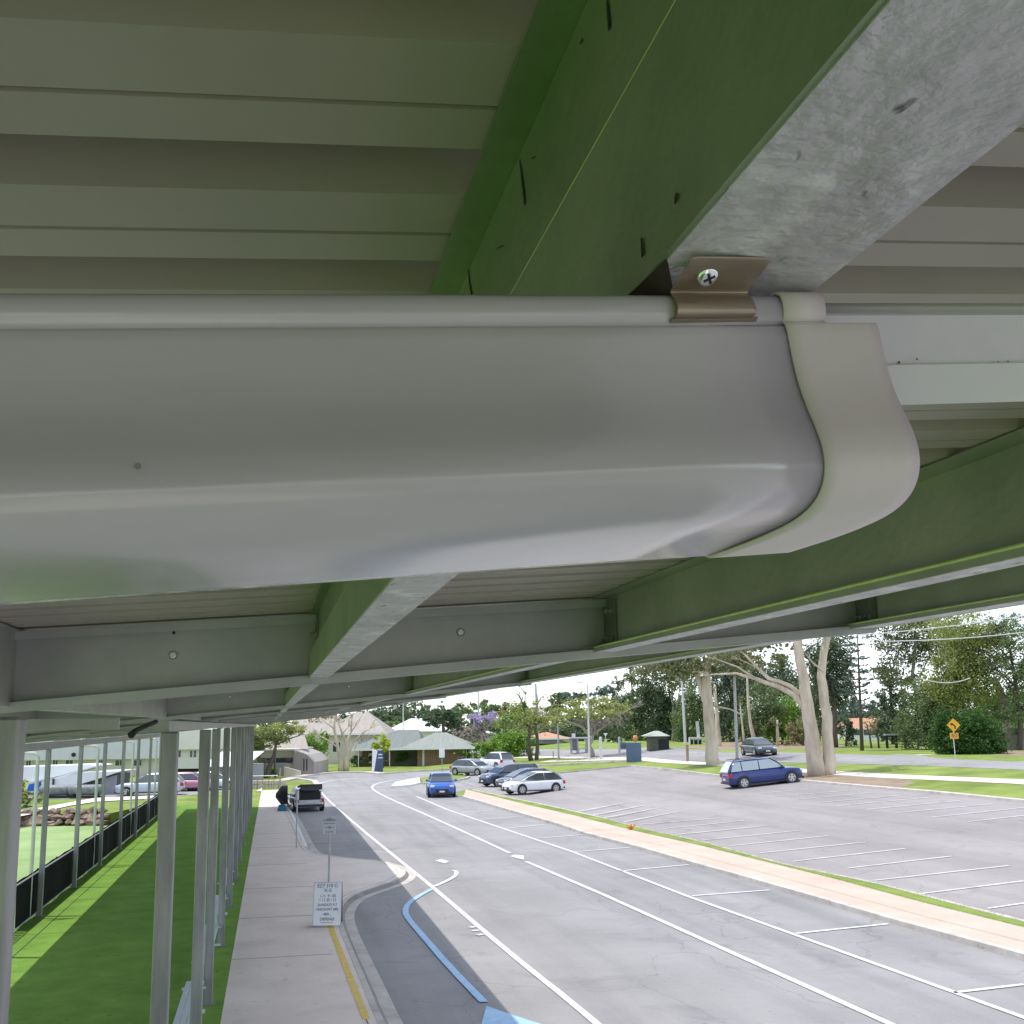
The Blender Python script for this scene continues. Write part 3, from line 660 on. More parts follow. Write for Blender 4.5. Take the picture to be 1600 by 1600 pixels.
# --- right side
s = S(1105, 1196)
tree('gum_tree', 'tall pale gum with grey forked trunk left of the parked blue car', s,
     [[(1116, 1197, 12), (1112, 1165, 10), (1107, 1120, 9), (1104, 1080, 8), (1105, 1040, 6), (1112, 1010, 3)], [(1104, 1105, 5), (1096, 1080, 4.5), (1088, 1050, 3.5), (1080, 1020, 2)], [(1112, 1103, 1.6), (1140, 1108, 1.3), (1160, 1118, 1)]],
     [(1085, 1030, 50, 22), (1120, 1020, 45, 26), (1045, 1042, 38, 18), (1150, 1035, 34, 20), (1080, 1000, 60, 24)], 'gum', .32, 1.7, 'bark_pale')
s = S(1284, 1211)
tree('gum_tree', 'big pale gum with two stems beside the nose of the blue car', s,
     [[(1276, 1212, 15), (1270, 1170, 12), (1263, 1120, 10.5), (1257, 1080, 9), (1250, 1040, 7.5), (1245, 1000, 7), (1240, 940, 6)],
      [(1293, 1211, 12), (1295, 1170, 9), (1294, 1120, 8), (1288, 1075, 7.5), (1287, 1040, 6.5), (1294, 1000, 6), (1300, 950, 5)],
      [(1262, 1116, 6), (1240, 1085, 5), (1215, 1072, 4), (1175, 1058, 3), (1150, 1052, 2), (1110, 1054, 1)], [(1259, 1092, 4), (1235, 1072, 3.5), (1200, 1060, 3), (1180, 1040, 2), (1160, 1020, 1.2)],
      [(1180, 1059, 1.6), (1150, 1042, 1.3), (1120, 1032, .8)], [(1210, 1066, 1.6), (1190, 1045, 1.2), (1160, 1030, .8)], [(1288, 1050, 1.6), (1270, 1035, 1.2), (1255, 1015, 1)]],
     [(1180, 1012, 55, 22), (1120, 1012, 35, 14), (1230, 990, 40, 18), (1300, 960, 60, 25), (1215, 1030, 24, 12)], 'gum', .3, 1.3, 'bark_pale', twigs=16)
s = S(1303, 1168)
tree('casuarina', 'dense dark green tree directly behind the big twin stemmed gum', s, [[(1305, 1168, 5), (1303, 1110, 4), (1300, 1060, 3)]],
     [(1300, 1050, 30, 34), (1282, 1040, 22, 30), (1318, 1075, 16, 28), (1305, 1015, 26, 22), (1295, 1090, 24, 16)], 'dark', .35, 2.4, 'bark_dark')
s = S(1347, 1173)
def pine(site, name, label, x, y0, y1, tiers, wpx, lean=0):
    t = empty(name, site.o, RZ, label, 'tree'); b = MB(); bl = []
    a = site.p(x, y0); c = site.p(x + lean, y1)
    b.tube([a, c], [site.m(3.2), site.m(.8)], 8)
    for i in range(tiers):
        k = .28 + .72 * i / tiers; q = Vector(a).lerp(Vector(c), k)
        for j in range(5):
            th = random.uniform(0, 6.28); L = site.m(wpx) * random.uniform(.55, 1.1) * (1.15 - .45 * k)
            e = q + Vector((math.cos(th) * L, math.sin(th) * L, random.uniform(-.1, .22) * L)); mid = q.lerp(e, .5) + Vector((0, 0, -.06 * L))
            b.tube([q, mid, e], [site.m(.9), site.m(.7), site.m(.3)], 5)
            for w in (.55, .8, 1.0):
                f = q.lerp(e, w); bl.append((f.x, f.y, f.z + .1, L * .17, L * .17, L * .07))
    b.build('trunk', M['bark_dark'], t, smooth=True); leaves('crown', bl, .3, LG['blue'], t, 1.5)
pine(s, 'thin_pine', 'thin dark trunked pine with sparse tiered branches against the sky', 1347, 1173, 975, 13, 30, -8)
s = S(1395, 1163)
tree('conifer', 'bushy dark blue green conifer above the park table', s, [[(1397, 1166, 4), (1395, 1130, 3), (1392, 1060, 2)]],
     [(1395, 1128, 28, 22), (1382, 1140, 16, 14), (1410, 1135, 18, 18), (1395, 1100, 22, 16), (1392, 1080, 18, 10), (1396, 1062, 24, 9), (1390, 1045, 20, 8)], 'dark', .35, 2.3, 'bark_dark')
s = S(1372, 1169)
tree('small_tree', 'small bare brown tree with two leaning stems near the red roofed house', s, [[(1362, 1169, 1.6), (1358, 1148, 1.4), (1352, 1130, 1)], [(1372, 1152, 1.6), (1364, 1138, 1), (1358, 1128, .8)]], [(1360, 1132, 16, 9)], 'tan', .3, .9, 'bark_dark')
s = S(1440, 1166)
tree('gum_tree', 'tall hazy gum with drooping pale foliage under the roof edge', s, [[(1440, 1165, 4), (1436, 1100, 3.5), (1424, 1060, 3), (1430, 990, 2)], [(1434, 1095, 1.5), (1412, 1080, 1.2), (1400, 1060, .8)], [(1436, 1060, 1.5), (1450, 1030, 1), (1462, 1000, .8)]],
     [(1405, 1040, 32, 26), (1440, 1005, 42, 30), (1380, 1000, 30, 18), (1475, 1010, 34, 30), (1430, 970, 50, 20)], 'gum', .35, 1.5, 'bark_grey', depth=.6)
s = S(1450, 1171)
tree('round_tree', 'rounded light green tree left of the dark hedge', s, [[(1434, 1170, 2), (1436, 1140, 2)], [(1455, 1172, 2), (1452, 1140, 2)], [(1475, 1172, 2), (1470, 1140, 2)]],
     [(1445, 1120, 34, 34), (1425, 1140, 26, 22), (1470, 1110, 30, 34), (1450, 1085, 26, 20), (1495, 1090, 30, 30), (1470, 1145, 30, 18)], 'mid', .36, 2.5, 'bark_grey')
s = S(1500, 1172)
tree('tall_tree', 'tall dark leafed tree rising behind the hedge and sign', s, [[(1510, 1165, 4), (1505, 1100, 3), (1500, 1040, 2)]],
     [(1500, 1050, 38, 36), (1525, 1020, 34, 34), (1475, 1060, 28, 30), (1520, 1080, 34, 26), (1500, 985, 44, 26), (1548, 1000, 26, 26)], 'olive', .34, 2.0, 'bark_dark')
s = S(1577, 1171)
tree('gum_tree', 'curved pale gum trunk standing by the timber fence', s, [[(1577, 1172, 8), (1573, 1140, 7), (1567, 1105, 6.5), (1559, 1078, 6), (1548, 1060, 5)], [(1552, 1066, 2.4), (1530, 1054, 1.6), (1505, 1059, 1.3), (1478, 1055, .8)], [(1568, 1095, 1.4), (1580, 1085, 1.2), (1592, 1074, 1)]],
     [(1545, 1035, 26, 18), (1520, 1045, 20, 12)], 'olive', .28, 1.3, 'bark_pale')
s = S(1592, 1172)
tree('dark_branched_tree', 'dark bare branched tree at the right edge beyond the fence', s, [[(1592, 1170, 4), (1594, 1120, 3.5), (1588, 1070, 3), (1580, 1020, 2.2), (1566, 985, 1.4)], [(1589, 1075, 2), (1570, 1055, 1.4), (1556, 1045, .9)], [(1588, 1060, 1.8), (1604, 1020, 1.4), (1612, 980, 1)], [(1583, 1035, 1.3), (1562, 1012, 1), (1548, 1003, .7)], [(1600, 1110, 2.2), (1580, 1078, 1.5), (1565, 1060, .9)]],
     [(1590, 1100, 28, 26), (1565, 1120, 22, 18), (1600, 1010, 40, 30), (1575, 1060, 30, 20), (1600, 1060, 30, 24), (1572, 985, 26, 22)], 'mid', .3, 1.3, 'bark_dark', twigs=14)
s = S(1512, 1178)
tree('hedge_bush', 'wide dark green leafy hedge bush behind the yellow curve sign', s, [], [(1500, 1148, 30, 30), (1480, 1150, 16, 30), (1530, 1150, 26, 28), (1548, 1158, 18, 20), (1510, 1135, 26, 18), (1475, 1135, 12, 16), (1520, 1165, 32, 14)], 'hedge', .3, 4.2, cat='hedge')
# --- the wood between the gums
row = [(1180, 108, 1165, [(1180, 1125, 24, 26), (1195, 1100, 22, 24), (1165, 1140, 16, 18)], 'mid', 'bushy green tree behind the far grey car'),
       (1222, 104, 1164, [(1222, 1130, 24, 24), (1240, 1118, 20, 26), (1210, 1145, 16, 14)], 'bright', 'light green spreading tree just left of the big gum'),
       (1255, 100, 1166, [(1252, 1142, 14, 16), (1240, 1150, 12, 12)], 'tan', 'small brownish shrubby tree at the foot of the big gum'),
       (1210, 128, 1160, [(1210, 1075, 34, 30), (1185, 1065, 26, 24), (1232, 1060, 20, 30)], 'dark', 'tall dark green tree behind the long pale branch'),
       (1148, 122, 1160, [(1150, 1115, 26, 30), (1135, 1140, 20, 20), (1160, 1080, 22, 22)], 'dark', 'dark dense tree behind the light pole'),
       (1120, 132, 1160, [(1122, 1065, 26, 26), (1135, 1100, 20, 28), (1145, 1045, 26, 20)], 'blue', 'blue green gum crown right of the forked trunk'),
       (1075, 118, 1160, [(1078, 1118, 20, 30), (1088, 1090, 18, 24), (1070, 1145, 18, 16)], 'mid', 'green tree behind the grey utility pole'),
       (1057, 126, 1158, [(1057, 1128, 10, 14)], 'yellow', 'small bright lime tree left of the utility pole'),
       (1030, 116, 1158, [(1030, 1120, 24, 28), (1045, 1140, 22, 20), (1018, 1095, 24, 22), (1040, 1100, 20, 20)], 'dark', 'broad dark evergreen over the small park hut'),
       (1000, 130, 1158, [(1000, 1110, 24, 24), (985, 1130, 20, 22), (1008, 1080, 24, 20), (996, 1145, 22, 14)], 'mid', 'broad green tree behind the navy board'),
       (1050, 140, 1158, [(1050, 1065, 30, 20), (1030, 1045, 30, 18), (1068, 1045, 26, 20)], 'gum', 'tall sparse gum above the park hut'),
       (995, 150, 1158, [(985, 1050, 16, 14), (1005, 1038, 18, 12), (970, 1065, 10, 8)], 'gum', 'tall open gum crown left of the park trees'),
       (950, 170, 1155, [(948, 1082, 14, 9), (962, 1078, 9, 9), (940, 1086, 7, 6)], 'blue', 'small headed blue green gum against the white sky'),
       (1335, 150, 1150, [(1335, 1115, 20, 14), (1318, 1125, 16, 16), (1352, 1112, 16, 12)], 'blue', 'hazy distant tree above the red tiled roof'),
       (1275, 115, 1165, [(1275, 1100, 20, 26), (1268, 1140, 14, 20), (1285, 1075, 16, 20)], 'mid', 'green tree seen between the stems of the big gum'),
       (1322, 98, 1167, [(1322, 1138, 12, 20), (1330, 1150, 8, 10)], 'dark', 'narrow dark tree right of the big gum stems'),
       (1560, 96, 1168, [(1560, 1130, 26, 24), (1585, 1110, 26, 30), (1545, 1100, 24, 24)], 'bright', 'yellowish green tree behind the curved gum'),
       (1415, 125, 1160, [(1415, 1135, 20, 20), (1440, 1150, 20, 14)], 'mid', 'green tree behind the park table')]
for (px, D, yb, cr_, lf, lab) in row:
    s = S(px, yb - 1)
    stem = [[(px, yb, 2.2), (px + random.uniform(-2, 2), yb - 20, 1.8), (cr_[0][0], cr_[0][1], 1.2)]]
    if 'gum' in lf or lf == 'blue': stem += [[(px + 6, yb, 1.3), (px + 4, yb - 40, 1.1), (cr_[-1][0], cr_[-1][1], .7)]]
    tree('woodland_tree', lab, s, stem, cr_, lf, .42, 1.6 if lf == 'gum' else 2.3, 'bark_pale' if lf in ('gum', 'blue') else 'bark_dark', FG)
# pale ghost trunks in the wood
for (pts, lab) in (([(1180, 1165, 4), (1172, 1130, 2.5), (1168, 1085, 2), (1166, 1050, 1.3)], 'pale slender trunk with peeling bark behind the light pole'), ([(1163, 1165, 2), (1160, 1130, 1.6), (1157, 1095, 1)], 'thin pale trunk at the edge of the dark wood'), ([(1124, 1160, 4), (1120, 1110, 3), (1117, 1070, 2)], 'grey trunk close behind the forked gum'),
                   ([(1215, 1165, 2.5), (1213, 1125, 2)], 'short grey stump of a trunk before the green tree')):
    tree('bare_trunk_tree', lab, S(pts[0][0], 1166), [pts], [(pts[-1][0], pts[-1][1], 8, 7)], 'gum', .35, .8, 'bark_pale')
# --- centre
s = S(922, 1184)
tree('poinciana', 'wide flat topped tree with bare twigs spreading over the bus shelter', s,
     [[(926, 1184, 5), (918, 1165, 5), (924, 1150, 4)], [(924, 1150, 3), (940, 1138, 2), (965, 1118, 1.2), (985, 1108, .7)], [(923, 1150, 3), (908, 1135, 2), (880, 1125, 1.2), (858, 1118, .7)], [(923, 1150, 2), (925, 1130, 1.4), (930, 1110, .8)], [(932, 1144, 1.4), (925, 1128, 1), (905, 1112, .6)], [(945, 1134, 1.3), (950, 1118, 1), (960, 1105, .6)]],
     [(890, 1112, 42, 13), (925, 1106, 46, 13), (955, 1112, 34, 14), (870, 1122, 20, 8)], 'olive', .3, 1.5, 'bark_grey', depth=.8, twigs=22)
leaves('crown', [(s.p(925, 1130).x, 0, s.p(925, 1130).z, s.m(58), s.m(40), s.m(11)), (s.p(965, 1122).x, 0, s.p(965, 1122).z, s.m(28), s.m(24), s.m(12))], .28, LG['grey'], bpy.data.objects['poinciana'], .9)
s = S(834, 1188)
tree('sparse_tree', 'sparse pale green tree with dark forked trunk on the lawn', s, [[(830, 1189, 4), (826, 1165, 3), (828, 1140, 2.4), (820, 1115, 1.5), (815, 1095, .8)], [(838, 1189, 3.4), (840, 1160, 2.6), (836, 1130, 2), (840, 1100, 1)], [(828, 1142, 1.6), (850, 1122, 1), (862, 1108, .6)], [(826, 1135, 1.4), (806, 1120, 1), (790, 1110, .6)], [(820, 1100, .8), (821, 1085, .5)]],
     [(815, 1120, 34, 16), (840, 1128, 34, 14), (795, 1125, 24, 12), (830, 1105, 24, 10), (850, 1115, 18, 12)], 'olive', .26, .85, 'bark_dark', twigs=16)
s = S(800, 1183)
tree('lime_shrub', 'big lime green shrub mass on the bank behind the white car', s, [], [(790, 1166, 24, 20), (810, 1160, 22, 16), (770, 1172, 20, 14), (826, 1170, 14, 14), (745, 1174, 24, 10)], 'bright', .3, 3.2, cat='shrub')
tree('golden_shrub', 'golden yellow topped shrub in front of the lime shrubs', S(797, 1181), [], [(797, 1163, 9, 9), (800, 1172, 11, 9)], 'gold', .22, 3.0, cat='shrub')
s = S(755, D=150)
tree('jacaranda', 'jacaranda with purple blossom above grey green branches', s, [[(754, 1160, 2), (752, 1140, 1.6), (756, 1125, 1)], [(752, 1145, 1.2), (742, 1130, .8)], [(753, 1142, 1.2), (768, 1130, .8)]], [(756, 1121, 20, 10), (745, 1126, 12, 7), (766, 1127, 10, 6)], 'lilac', .34, 2.0)
leaves('lower_crown', [(s.p(752, 1142).x, .5, s.p(752, 1142).z, s.m(26), s.m(18), s.m(14))], .3, LG['grey'], bpy.data.objects['jacaranda'], 1.3)
s = S(692, D=152)
tree('fig_tree', 'round dense dark green tree beside the white roof', s, [[(696, 1165, 3), (694, 1145, 3), (692, 1128, 2)], [(694, 1146, 2), (708, 1130, 1.4)]], [(690, 1122, 26, 14), (675, 1128, 14, 9), (708, 1128, 16, 10), (700, 1114, 18, 9)], 'dark', .4, 2.8, 'bark_dark')
HG = 'distant trees on the skyline'
hill = [(600, 260, [(600, 1118, 30, 14), (575, 1125, 22, 10), (625, 1125, 26, 12)], 'dark', 'dark distant tree left of the white roof'), (650, 270, [(645, 1116, 26, 14), (665, 1122, 20, 10)], 'dark', 'dark distant tree just above the white roof'),
        (612, 240, [(612, 1134, 20, 7)], 'mid', 'paler low distant tree behind the green roof'), (715, 250, [(712, 1112, 16, 10), (735, 1108, 18, 11)], 'mid', 'green distant tree above the purple blossom'), (760, 255, [(762, 1105, 20, 10), (782, 1108, 16, 10)], 'mid', 'low green distant tree near the thin pole'),
        (790, 245, [(795, 1116, 26, 12), (815, 1122, 22, 12)], 'bright', 'light green distant tree behind the sparse tree'), (870, 240, [(868, 1098, 14, 12), (885, 1090, 18, 10), (860, 1110, 14, 10)], 'mid', 'rounded distant tree left of the flat topped tree'), (905, 235, [(905, 1086, 20, 7), (895, 1092, 16, 8)], 'blue', 'umbrella shaped distant pine on the skyline'),
        (925, 250, [(924, 1094, 5, 9)], 'dark', 'tiny pointed conifer on the skyline'), (845, 220, [(850, 1140, 30, 14), (880, 1145, 26, 12)], 'grey', 'greyish distant tree behind the lawn tree'), (905, 215, [(905, 1140, 34, 16), (935, 1140, 30, 18)], 'dark', 'dark distant tree in the shade of the flat topped tree'),
        (965, 200, [(965, 1125, 24, 22), (975, 1105, 16, 14)], 'dark', 'dark distant tree right of the flat topped tree'), (725, 200, [(725, 1150, 24, 16), (745, 1155, 20, 12)], 'grey', 'dull grey green distant tree right of the brick house'), (780, 210, [(782, 1140, 22, 16)], 'mid', 'mid green distant tree behind the lime shrubs'),
        (560, 255, [(555, 1128, 24, 12)], 'mid', 'green distant tree over the beige roofs'), (830, 250, [(830, 1140, 24, 12)], 'mid', 'green distant tree behind the forked trunk')]
for (px, D, cr_, lf, lab) in hill:
    s = S(px, D=D); tree('distant_tree', lab, s, [[(px, 1150, 1.6), (cr_[0][0], cr_[0][1], 1)]], cr_, lf, .75, 2.4, 'bark_dark', HG)
# far woodland that closes the horizon
b = []
wd = empty('far_woodland_site', (0, 0, 0))
bpy.data.objects.remove(wd)
for px in range(-200, 1900, 22):
    s = S(px, D=330 + random.uniform(-30, 30)); p = s.p(px, hor(px) - random.uniform(6, 14)); c = s.o + RT * p.x
    b.append((c.x, c.y, 3, s.m(22), s.m(14), CAMH + s.m(random.uniform(10, 17))))
wo_ = leaves('far_woodland', b, 1.6, LG['dark'], None, 1.6); wo_['kind'] = 'stuff'
# --- left
s = S(412, 1216)
tree('spreading_tree', 'dark spreading tree with forked trunk above the stone wall', s, [[(410, 1218, 6), (408, 1200, 5), (403, 1182, 3), (400, 1160, 1.6), (392, 1145, .8)], [(416, 1218, 5), (420, 1200, 3.6), (428, 1180, 2.6), (432, 1160, 1.6), (450, 1148, 1)], [(404, 1185, 2), (395, 1172, 1.2)], [(430, 1165, 1.4), (452, 1154, 1), (466, 1150, .7)]],
     [(405, 1152, 24, 14), (432, 1142, 28, 12), (395, 1170, 14, 16), (460, 1138, 22, 9), (425, 1160, 20, 8), (400, 1192, 12, 10)], 'olive', .22, 1.9, 'bark_dark', twigs=10)
leaves('lower_crown', [(s.p(402, 1160).x, .3, s.p(402, 1160).z, s.m(18), s.m(16), s.m(18)), (s.p(440, 1150).x, -.3, s.p(440, 1150).z, s.m(24), s.m(16), s.m(8))], .2, LG['mid'], bpy.data.objects['spreading_tree'], 1.3)
for q in ((394, 1213, 9, 6, 'low lime shrub left of the dark forked trunk'), (427, 1209, 7, 6, 'low lime shrub right of the dark forked trunk')):
    tree('low_shrub', q[4], S(q[0], q[1] + 6), [], [(q[0], q[1], q[2], q[3])], 'bright', .2, 3, cat='shrub')
s = S(537, 1205)
br = [[(533, 1206, 5), (534, 1190, 4), (528, 1165, 2.6), (523, 1140, 2), (524, 1118, 1.2)], [(541, 1206, 4.4), (543, 1180, 3.2), (541, 1160, 2.4), (534, 1142, 1.6), (528, 1125, 1)], [(541, 1162, 2), (548, 1145, 1.5), (550, 1120, 1)], [(544, 1180, 2), (552, 1160, 1.4), (566, 1145, 1), (578, 1138, .7)], [(548, 1145, 1), (560, 1128, .8), (568, 1115, .5)],
      [(530, 1170, 1.4), (515, 1158, 1), (500, 1150, .6)], [(524, 1140, 1.2), (508, 1128, .8), (498, 1118, .5)], [(524, 1125, 1), (514, 1112, .7), (505, 1104, .5)], [(550, 1125, .9), (545, 1110, .6)], [(532, 1150, 1), (545, 1135, .7)], [(522, 1130, .8), (535, 1112, .6)], [(541, 1190, 1.6), (552, 1180, 1.1), (556, 1165, .8), (564, 1158, .5)]]
tree('bare_tree', 'leafless pale branching tree beside the navy and white pylon sign', s, br, [(500, 1118, 22, 9), (520, 1122, 16, 8)], 'tan', .2, .8, 'bark_pale', twigs=18)
tree('feathery_tree', 'feathery bright green small tree by the timber clad house', S(493, 1200), [[(492, 1201, 2.6), (492, 1185, 2), (492, 1165, 1.2)], [(495, 1200, 1.4), (499, 1175, 1)]], [(494, 1168, 15, 22), (480, 1165, 14, 12), (502, 1160, 10, 16), (474, 1156, 10, 6)], 'bright', .24, 2.0, 'bark_dark')
tree('ball_topiary', 'small round yellow green tree behind the pylon sign', S(596, 1200), [[(598, 1198, 1.8), (597, 1172, 1.4)]], [(597, 1161, 12, 10), (603, 1163, 8, 7), (590, 1165, 7, 6)], 'yellow', .24, 3.4, 'bark_dark')
tree('round_shrub', 'clipped round green shrub by the garage of the brick house', S(628, 1196), [], [(628, 1184, 9, 9), (632, 1180, 6, 6)], 'bright', .2, 3.6, cat='shrub')
tree('garden_shrub', 'loose garden shrub near the left end of the brick house', S(560, 1198), [], [(562, 1186, 12, 9), (550, 1190, 8, 6)], 'mid', .22, 2.4, cat='shrub')
tree('garden_shrub', 'dark bushy garden shrub beside the white building between the posts', S(288, 1222), [], [(286, 1206, 14, 14), (298, 1212, 12, 9), (278, 1213, 10, 10)], 'dark', .26, 3, cat='shrub')
tree('garden_shrub', 'bright lime garden shrub right of the dark one', S(300, 1222), [], [(300, 1217, 13, 5), (326, 1214, 5, 8)], 'yellow', .24, 2.6, cat='shrub')
tree('garden_shrub', 'yellowish shrub above the rock wall at far left', S(45, 1255), [], [(38, 1247, 14, 8), (56, 1247, 10, 7), (30, 1232, 10, 12)], 'olive', .22, 3, cat='shrub')
tree('garden_shrub', 'dull green shrub beside the pale path at far left', S(38, 1268), [], [(36, 1262, 10, 7)], 'dark', .2, 3, cat='shrub')
tree('garden_shrub', 'light green ground shrub beside the silver wagon', S(150, 1262), [], [(150, 1257, 14, 4), (175, 1254, 14, 5), (210, 1252, 14, 5), (196, 1275, 5, 9)], 'bright', .2, 2.6, cat='shrub')
tree('distant_tree', 'leafy tree behind the silver wagon between the outer posts', S(208, D=130), [[(196, 1200, 1.5), (195, 1170, 1.2)]], [(195, 1190, 22, 22), (225, 1205, 18, 14), (210, 1170, 24, 16)], 'tan', .4, 1.6, group=None)

# ================================================================== vehicles
def paint(name, c, metal=.0, rough=.32): return mat(name, c, rough=rough, metal=metal, coat=.8, spec=.5)
M['glass'] = mat('car_glass', (.035, .045, .055), rough=.08, spec=.9, coat=.5)
M['glass_light'] = mat('pale_car_glass', (.30, .36, .40), rough=.12, spec=.9, coat=.5)
M['tyre'] = mat('tyre_rubber', (.02, .02, .022), rough=.8)
M['rim'] = mat('alloy_rim', (.5, .5, .52), rough=.3, metal=.6)
M['black'] = mat('black_trim', (.02, .02, .022), rough=.5)
M['lamp'] = mat('headlight_lens', (.7, .72, .74), rough=.1, spec=.8)
M['red'] = mat('tail_light_red', (.5, .02, .03), rough=.2)
M['plate'] = mat('number_plate', (.75, .75, .72), rough=.5)
def car(name, label, o, ang, L, Wd, H, pm, roof=(.06, .20, .62, .80), hood=.62, belt=.60, wr=.32, wx=(.18, .82), group='parked cars', glass='glass', cat='car', tail=.0, ncut=2, rimm=None, deck=None, lamps=True):
    """front along +x. roof: rear base, rear top, front top, windscreen base as fractions of the length; heights as fractions of H"""
    t = empty(name, o, ang, label, cat, group)
    X = lambda f: (f - .5) * L
    hb = belt * H
    st = [(0, .36 * H * .8, hb * (.86 if deck is None else deck), .40), (.025, .22, hb * (.98 if deck is None else deck), .455), (.12, .2, hb * (1.02 if deck is None else deck + .03), .49), (.35, .19, hb * 1.0, .5), (.6, .19, hb * .985, .5), (roof[3], .19, hb * .97, .495),
          (.91, .2, hood * H * .93, .48), (.965, .22, hood * H * .82, .445), (1.0, .30, hood * H * .66, .36)]
    b = MB(); K = 12
    for f, z0, z1, w in st:
        w *= Wd; h = z1 - z0
        ring = [(0, z0), (w * .8, z0), (w * .96, z0 + .05), (w, z0 + h * .35), (w * .995, z0 + h * .7), (w * .95, z1 - .05), (w * .86, z1)]
        ring = ring + [(0, z1 + .02)] + [(-y, z) for y, z in ring[1:][::-1]]
        K = len(ring); b.v += [(X(f), y, z) for y, z in ring]
    for i in range(len(st) - 1):
        for k in range(K): b.f.append((i * K + k, i * K + (k + 1) % K, (i + 1) * K + (k + 1) % K, (i + 1) * K + k))
    b.f += [tuple(range(K))[::-1], tuple((len(st) - 1) * K + k for k in range(K))]
    body = b.build('body', pm, t, smooth=True, subs=2)
    # cabin shell
    wb, wt = .44 * Wd, .345 * Wd; r0, r1, r2, r3 = roof
    zt = H; zB = hb - .03
    def wz(z): return wb + (wt - wb) * max(0, (z - zB)) / (zt - zB)
    b = MB(); out = [(r0, zB), (r0 + (r1 - r0) * .55, zB + (zt - zB) * .62), (r1, zt - .055), ((r1 * .6 + r2 * .4), zt), (r2 * .85 + r1 * .15, zt - .01), (r2, zt - .06), (r2 + (r3 - r2) * .5, zB + (zt - zB) * .56), (r3, zB)]
    for f, z in out:
        w = wz(z); b.v += [(X(f), w, zB), (X(f), wz(zB * .5 + z * .5) , zB * .5 + z * .5), (X(f), w, z - .035 if z > zB + .1 else z), (X(f), w * .86, z), (X(f), 0, z + (.015 if z > zB + .1 else 0)), (X(f), -w * .86, z), (X(f), -w, z - .035 if z > zB + .1 else z), (X(f), -wz(zB * .5 + z * .5), zB * .5 + z * .5), (X(f), -w, zB)]
    K = 9
    for i in range(len(out) - 1):
        for k in range(K - 1): b.f.append((i * K + k, i * K + k + 1, (i + 1) * K + k + 1, (i + 1) * K + k))
    b.build('cabin', pm, t, smooth=True, subs=1)
    gm = M[glass]
    # windscreen and rear window
    def slab(fa, za, fb, zb_, sgn, nm):
        b = MB(); d = .02 * sgn; wa, wc = wz(za) * .93, wz(zb_) * .90
        b.prism([(X(fa) + d, wa, za + .015), (X(fa) + d, -wa, za + .015), (X(fb) + d, -wc, zb_ + .02), (X(fb) + d, wc, zb_ + .02)], (.006 * sgn, 0, .004)); b.build(nm, gm, t)
    m2 = r2 + (r3 - r2) * .5; zm = zB + (zt - zB) * .56
    b = MB(); d = .012
    for (fa, za, fb, zc2) in ((r3 - .012, zB + .05, m2, zm + .018), (m2, zm + .018, r2 + .006, zt - .05)):
        wa, wc = wz(za) * .92, wz(zc2) * .88
        b.add([(X(fa) + d, wa, za), (X(fa) + d, -wa, za), (X(fb) + d, -wc, zc2), (X(fb) + d, wc, zc2)], [(0, 1, 2, 3)])
    b.build('windscreen', gm, t, solid=.012)
    mr = r0 + (r1 - r0) * .55; zr = zB + (zt - zB) * .62
    b = MB()
    for (fa, za, fb, zc2) in ((r0 + .004, zB + .06, mr, zr + .01), (mr, zr + .01, r1 - .006, zt - .06)):
        wa, wc = wz(za) * .88, wz(zc2) * .84
        b.add([(X(fa) - d, wa, za), (X(fa) - d, -wa, za), (X(fb) - d, -wc, zc2), (X(fb) - d, wc, zc2)], [(0, 1, 2, 3)])
    b.build('rear_window', gm, t, solid=.012)
    # side windows
    zl, zu = zB + .06, zt - .10
    def fx(z, front):   # outline at height
        pts = [(r0, zB), (mr, zr), (r1, zt - .055)] if not front else [(r3, zB), (m2, zm), (r2, zt - .06)]
        for (fa, za), (fb, zb2) in zip(pts[:-1], pts[1:]):
            if za <= z <= zb2: return fa + (fb - fa) * (z - za) / (zb2 - za)
        return pts[-1][0]
    zmid = (zl + zu) / 2
    fl, fu, flm = fx(zl, 0) + .035, fx(zu, 0) + .02, fx(zmid, 0) + .025; gl, gu, gm_ = fx(zl, 1) - .03, fx(zu, 1) - .02, fx(zmid, 1) - .025
    span = gl - fl
    cuts = [fl + span * .22, fl + span * .56] if ncut == 2 else [fl + span * .46]
    for sd_ in (1, -1):
        edges = [None] + cuts + [None]
        for i in range(len(edges) - 1):
            a, c = edges[i], edges[i + 1]
            pts = []
            L_ = [(fl, zl), (flm, zmid), (fu, zu)] if a is None else [(a + .006, zl), (a + .006, zu)]
            R_ = [(gl, zl), (gm_, zmid), (gu, zu)] if c is None else [(c - .006, zl), (c - .006, zu)]
            if a is None and c is not None: L_ = [(min(f, c - .02), z) for f, z in L_]
            poly = L_ + R_[::-1]
            b = MB(); b.prism([(X(f), sd_ * (wz(z) + .006), z) for f, z in poly], (0, sd_ * .006, .001)); b.build('side_window', gm, t)
        b = MB(); b.tube([(X(r3) - .25, sd_ * wb * .98, hb + .03), (X(r3) - .25, sd_ * (wb + .16), hb + .08)], .05, 8); b.box((X(r3) - .33, sd_ * (wb + .10), hb + .02), (X(r3) - .21, sd_ * (wb + .25), hb + .16)); b.build('side_mirror', pm, t, bevel=.02)
        for c in [c + .05 for c in cuts]:
            b = MB(); b.box((X(c) - .02, sd_ * .497 * Wd, hb - .16), (X(c) + .14, sd_ * .508 * Wd, hb - .13)); b.build('door_handle', pm, t)
        b = MB(); b.box((X(wx[0]) + wr, sd_ * .485 * Wd, .2), (X(wx[1]) - wr, sd_ * .503 * Wd, .27)); b.build('sill_trim', M['black'], t)
